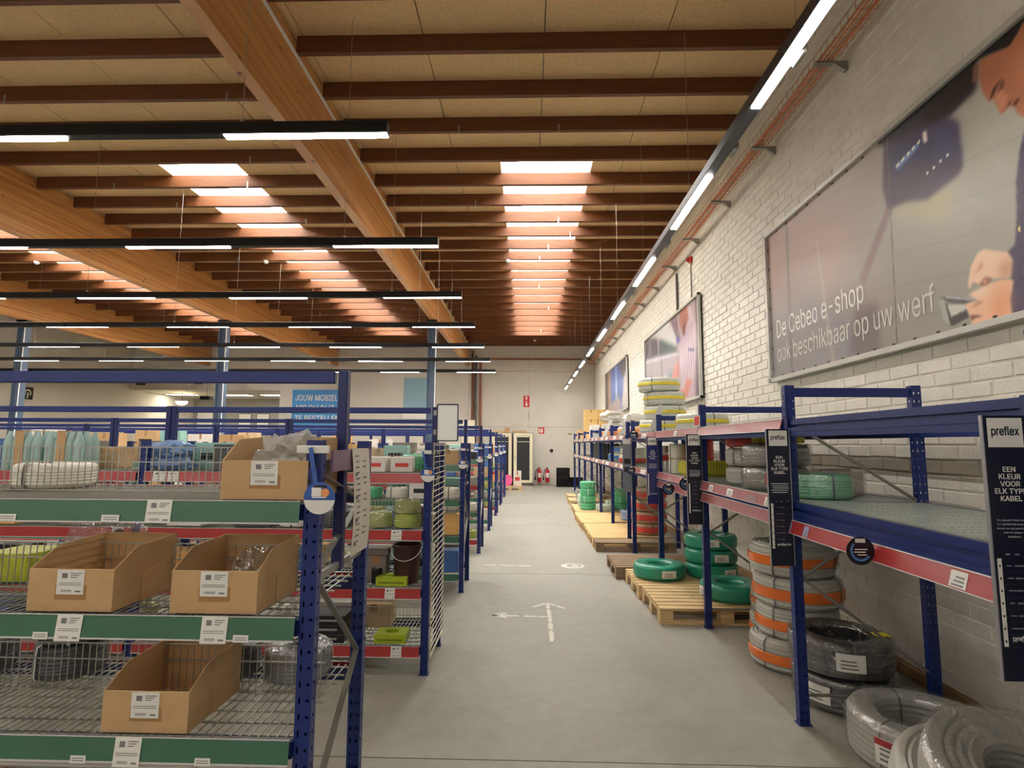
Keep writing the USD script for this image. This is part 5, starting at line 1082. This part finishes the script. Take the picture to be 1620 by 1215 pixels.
def cabinet(label, x, w, h=2.05):
    d = 0.6; t = thing('server_cabinet', label, 'cabinet', (x, YW - d - 0.05, 0))
    dk = M('cabinet_grey', (112, 104, 92), 0.5)
    part(t, 'body', MB().box(0, 0.03, 0.0, d, 0.0, h).box(w - 0.03, w, 0.0, d, 0.0, h).box(0, w, d - 0.02, d, 0, h).box(0, w, 0, d, h - 0.05, h).box(0, w, 0, d, 0.0, 0.12), dk)
    part(t, 'door_frame', MB().cbox(0.01, 0.13, -0.03, -0.002, 0.12, h - 0.02, 0.004).cbox(w - 0.13, w - 0.01, -0.03, -0.002, 0.12, h - 0.02, 0.004).cbox(0.13, w - 0.13, -0.03, -0.002, h - 0.12, h - 0.02, 0.004).cbox(0.13, w - 0.13, -0.03, -0.002, 0.12, 0.22, 0.004), CREAM)
    part(t, 'door_glass', MB().box(0.125, w - 0.125, -0.02, -0.014, 0.21, h - 0.11), M('smoked_glass', (54, 54, 56), 0.12))
    part(t, 'rail', MB().box(0.14, w - 0.14, -0.0235, -0.02, h - 0.36, h - 0.34).box(0.14, w - 0.14, -0.0235, -0.02, h - 0.17, h - 0.13), CREAM)
    part(t, 'handle', MB().cbox(0.05, 0.07, -0.045, -0.03, 1.0, 1.14, 0.004), STEEL)
cabinet('cream-framed server cabinet with a dark glass door, right one', -0.56, 0.76)
cabinet('cream-framed server cabinet behind the rack ends, left one', -1.42, 0.8)
carton('long flat brown carton on top of the right server cabinet', (-0.3, YW - 0.4, 2.051), 0.5, 0.3, 0.08)
carton('small brown carton on top of the left server cabinet', (-0.82, YW - 0.4, 2.051), 0.2, 0.2, 0.2)
carton('flat tan carton on the left server cabinet', (-1.14, YW - 0.4, 2.051), 0.4, 0.3, 0.07, mat=MATS['carton_tan'])
def extinguisher(label, x, big):
    t = thing('fire_extinguisher', label, 'fire extinguisher', (x, YW - 0.14, 0.12))
    part(t, 'cylinder', MB().lathe([(0.001, 0), (0.075, 0.0), (0.08, 0.02), (0.08, 0.44), (0.05, 0.5), (0.022, 0.52), (0.001, 0.52)], 24), M('extinguisher_red', (186, 28, 34), 0.3), smooth=40)
    part(t, 'label', MB().lathe([(0.0815, 0.18), (0.0815, 0.36)], 12, th0=-2.4, th1=-0.7), PAPER)
    part(t, 'valve', MB().cbox(-0.02, 0.02, -0.02, 0.02, 0.52, 0.57, 0.005).cbox(-0.015, 0.015, -0.08, 0.02, 0.575, 0.59, 0.004), BLACK)
    part(t, 'hose', MB().tube([(-0.02, 0, 0.55), (-0.10, -0.01, 0.5), (-0.15, -0.01, 0.3 if big else 0.4), (-0.16, -0.01, 0.12 if big else 0.22)], 0.014, 8), BLACK, smooth=50)
    part(t, 'horn', MB().lathe([(0.016, 0.0), (0.035, -0.16)], 14).move((-0.16, -0.01, 0.24)), BLACK, smooth=40)
    part(t, 'wall_hook', MB().box(-0.02, 0.02, 0.07, 0.138, 0.44, 0.48), STEEL)
extinguisher('left red fire extinguisher hung on the far wall', 0.46, False); extinguisher('right red fire extinguisher with a black horn on the far wall', 0.78, True)
pallet('short pallet with a pink reel at the far end of the racks', -1.0, 19.6, w=0.8, d=0.6, n=5)
t = thing('pink_reel', 'bright pink round cable reel on the far pallet', 'reel', (-0.72, 19.9, 0.146))
part(t, 'flange', MB().lathe([(0.001, -0.12), (0.19, -0.12), (0.19, -0.10), (0.001, -0.10)], 26).turn(rx(PI / 2)).move((0, 0, 0.19)), M('reel_pink', (226, 96, 146), 0.4)); part(t, 'flange', MB().lathe([(0.001, 0.10), (0.19, 0.10), (0.19, 0.12), (0.001, 0.12)], 26).turn(rx(PI / 2)).move((0, 0, 0.19)), MATS['reel_pink']); part(t, 'drum', MB().lathe([(0.13, -0.10), (0.13, 0.10)], 20).turn(rx(PI / 2)).move((0, 0, 0.19)), REDC, smooth=40)
carton('red and white printed carton behind the pink reel', (-0.365, 19.95, 0.146), 0.28, 0.3, 0.52, mat=MATS['white_carton'], mark=REDC)
for k, (x, z) in enumerate(((1.35, 0.0), (1.35, 0.36), (1.85, 0.0))):
    t = thing('black_crate', ('black open crate at the far end by the wall, lowest', 'black open crate stacked on another at the far end', 'black open crate farthest right beside the racks')[k], 'crate', (x, 21.6, z + 0.002))
    part(t, 'frame', MB().box(-0.25, 0.25, -0.2, 0.2, 0, 0.03).box(-0.25, -0.22, -0.2, 0.2, 0, 0.35).box(0.22, 0.25, -0.2, 0.2, 0, 0.35).box(-0.25, 0.25, 0.17, 0.2, 0, 0.35).box(-0.25, 0.25, -0.2, -0.17, 0.28, 0.35), BLACK)

# writing on the far left: blue sign, teal panel, exit sign, pictures, lamps of the recess
t = thing('blue_sign', 'blue wall sign with white Dutch lettering on the far wall', 'sign', (-8.55, YW - 0.03, 1.95)); LB = M('sign_sky_blue', (72, 150, 214), 0.4)
part(t, 'board', MB().box(-1.1, 1.1, 0, 0.02, 0, 1.82), LB)
for i, (s_, w_) in enumerate((('JOUW MOBIELE', 1.9), ('APP OM 24/7', 1.6), ('TE BESTELLEN', 1.85))): part(t, 'lettering', MB().text(s_, 0.23, (-0.98, 0.0, 1.38 - 0.42 * i), width=w_, bold=True, depth=0.006), PAPER, label='white lettering ' + s_)
t = thing('teal_panel', 'plain grey-teal wall panel on the far wall with a white foot', 'panel', (-4.55, YW - 0.03, 2.6))
part(t, 'panel', MB().box(-0.52, 0.52, 0, 0.02, 0.35, 1.68), M('panel_teal', (140, 176, 188), 0.5)); part(t, 'foot', MB().box(-0.52, 0.52, 0, 0.02, 0.0, 0.35), PAPER)
t = thing('exit_sign', 'black square pictogram sign with a pale arch on the far left wall', 'sign', (XL + 0.022, 17.8, 2.98), 90)
part(t, 'board', MB().box(-0.2, 0.2, 0, 0.02, 0, 0.4), INK)
part(t, 'pictogram', MB().poly([(0.13 * math.cos(a), 0.2 + 0.13 * math.sin(a)) for a in np.linspace(-0.6, PI + 0.6, 18)] + [(0.08 * math.cos(a), 0.2 + 0.08 * math.sin(a)) for a in np.linspace(PI + 0.6, -0.6, 18)], 0.004, 'xz', -0.005).box(-0.03, 0.03, -0.005, 0, 0.04, 0.22), M('sign_pale', (206, 210, 186), 0.5))
t = thing('globe_lamp', 'warm glowing globe lamp hanging in the recess beyond the racks', 'lamp', (-15.1, 23.8, 3.2))
part(t, 'globe', MB().lathe([(0.001, 0.0), (0.14, 0.03), (0.22, 0.10), (0.24, 0.18), (0.001, 0.2)], 24), M('globe_glow', (255, 232, 176), 0.4, em=6.0), smooth=50); part(t, 'cord', MB().tube([(0, 0, 0.2), (0, 0, 0.548)], 0.012, 6), BLACK)
for k, (x, y) in enumerate(((-15.6, 24.6), (-13.2, 24.8), (-11.4, 24.8))):
    t = thing('ceiling_panel_light', f'flat glowing ceiling panel in the recess, {("left", "middle", "right")[k]} one', 'lamp', (x, y, 3.735))
    part(t, 'frame', MB().box(-0.62, 0.62, -0.32, 0.32, 0.0, 0.0145), WHITE); part(t, 'diffuser', MB().box(-0.58, 0.58, -0.28, 0.28, -0.008, 0.0), M('panel_glow', (255, 246, 230), 0.4, em=9.0))
for k, (x, w_, h_, m) in enumerate(((-15.9, 0.8, 0.9, PAPER), (-13.9, 0.6, 0.8, PAPER), (-13.0, 0.6, 0.8, PAPER), (-11.6, 0.7, 0.9, M('poster_grey', (150, 150, 148), 0.5)))):
    t = thing('wall_poster', f'pale framed poster on the recess wall, {ORD[k]} from the left', 'poster', (x, 26.98, 2.2))
    part(t, 'sheet', MB().box(-w_ / 2, w_ / 2, -0.005, 0.0, 0, h_), m); part(t, 'frame', MB().box(-w_ / 2 - .02, -w_ / 2, -0.012, 0.01, 0, h_).box(w_ / 2, w_ / 2 + .02, -0.012, 0.01, 0, h_).box(-w_ / 2, w_ / 2, -0.012, 0.01, h_, h_ + .02).box(-w_ / 2, w_ / 2, -0.012, 0.01, -.02, 0), MATS['frame_navy'])
for k, (x, z) in enumerate(((-15.9, 4.05), (-13.5, 4.1))):
    t = thing('security_camera', f'small black security camera high on the far wall, {("left", "right")[k]}', 'camera', (x, YW, z))
    part(t, 'mount', MB().tube([(0, -0.001, 0), (0, -0.18, -0.02)], 0.02, 6), BLACK); part(t, 'body', MB().cbox(-0.16, 0.16, -0.28, -0.16, -0.12, -0.02, 0.01), BLACK)
t = thing('projector', 'dark projector hanging from a rod over the left racks', 'projector', (-12.9, 21.91, 3.3))
part(t, 'body', MB().cbox(-0.2, 0.2, -0.15, 0.15, 0, 0.14, 0.02), BLACK); part(t, 'rod', MB().tube([(0, 0, 0.14), (0, 0, 2.29)], 0.012, 6), STEEL)

# tall goods above the far racks
ta = [(-8.9, 13.0, 0.5, 0.5, pal[0], 'brown'), (-7.6, 13.0, 0.6, 0.42, pal[2], 'white'), (-6.5, 13.0, 0.45, 0.46, pal[1], 'pale'), (-5.4, 13.0, 0.5, 0.36, pal[0], 'brown'), (-4.3, 13.0, 0.4, 0.4, pal[5], 'orange'), (-3.4, 13.0, 0.5, 0.32, pal[2], 'white'),
      (-9.4, 10.82, 0.5, 0.46, pal[2], 'white'), (-8.2, 10.82, 0.6, 0.4, pal[0], 'brown'), (-6.9, 10.82, 0.4, 0.45, pal[4], 'teal'), (-5.7, 10.82, 0.5, 0.38, pal[0], 'brown')]
for k, (x, y, w_, h_, m, c) in enumerate(ta):
    row = 'sixth' if y > 12 else 'fifth'
    carton(f'tall {c} carton on the front top shelf of the {row} rack, {ORD[k if y > 12 else k - 6]} from the aisle\'s far left' if False else f'tall {c} carton on the {row} rack top, {ORD[k if y > 12 else k - 6]} from the left', (x, y - 0.125, 1.3715), w_, 0.22, h_, mat=m, mark=INK if k % 3 == 0 else None)
wb_ = thing('whiteboard', 'white board panel standing behind the left racks', 'board', (-2.05, 19.2, 0.0)); part(wb_, 'panel', MB().cbox(-0.22, 0.22, -0.01, 0.01, 1.6, 2.42, 0.004), CREAM); part(wb_, 'leg', MB().box(-0.2, -0.17, -0.01, 0.01, 0, 1.6), STEEL); part(wb_, 'leg', MB().box(0.17, 0.2, -0.01, 0.01, 0, 1.6), STEEL); part(wb_, 'foot', MB().box(-0.22, 0.22, -0.2, 0.2, 0.0, 0.02), STEEL)

# ------------------------------------------------------------------ worn white tape on the floor
WORN = M('worn_tape', (204, 200, 188), 0.7, v=0.3, vs=40)
def tape_run(p, q, w, seed, gap=0.12):
    mb = MB(); rr2 = random.Random(seed); p, q = np.array(p), np.array(q); L = np.linalg.norm(q - p); d = (q - p) / L; nrm = np.array((-d[1], d[0])); s_ = 0
    while s_ < L - 0.02:
        e = min(s_ + rr2.uniform(0.06, 0.3), L); k = 5; A, B = [], []
        for i in range(k + 1):
            u = s_ + (e - s_) * i / k; a, b = w / 2 * rr2.uniform(0.55, 1.0), w / 2 * rr2.uniform(0.55, 1.0)
            if i in (0, k): a *= 0.6; b *= 0.6
            A.append(p + d * u + nrm * a); B.append(p + d * u - nrm * b)
        try: mb.poly(A + B[::-1], 0.0008, 'xy', 0.0003)
        except Exception: pass
        s_ = e + rr2.uniform(0.0, gap)
    return mb
t = thing('floor_arrow', 'worn white tape arrow on the concrete pointing down the aisle and left', 'floor marking', (0, 0, 0))
for i, (p, q, w, g_) in enumerate((((0.20, 4.75), (0.21, 5.38), 0.05, 0.03), ((0.21, 5.38), (0.20, 5.86), 0.05, 0.08), ((0.20, 5.86), (0.05, 5.70), 0.045, 0.02), ((0.20, 5.86), (0.37, 5.68), 0.045, 0.02), ((0.20, 5.40), (-0.33, 5.43), 0.045, 0.06), ((-0.33, 5.43), (-0.20, 5.5), 0.05, 0.01), ((-0.33, 5.43), (-0.18, 5.36), 0.05, 0.01))):
    part(t, 'tape_strip', tape_run(p, q, w, i, g_), WORN)
t = thing('floor_line', 'worn white tape dash across the aisle near the saw-cut joint', 'floor marking', (0, 0, 0)); part(t, 'tape_strip', tape_run((-0.58, 7.62), (0.05, 7.58), 0.06, 11, 0.05), WORN)
from shapely.geometry import Point
t = thing('floor_ring', 'worn white sticker ring on the concrete in the aisle', 'floor marking', (0.60, 7.62, 0))
part(t, 'ring', MB().poly(Point(0, 0).buffer(0.155).difference(Point(0.02, 0.01).buffer(0.10)), 0.0008, 'xy', 0.0003), WORN); part(t, 'centre', MB().poly(Point(0.03, 0).buffer(0.05), 0.0008, 'xy', 0.0003), WORN)
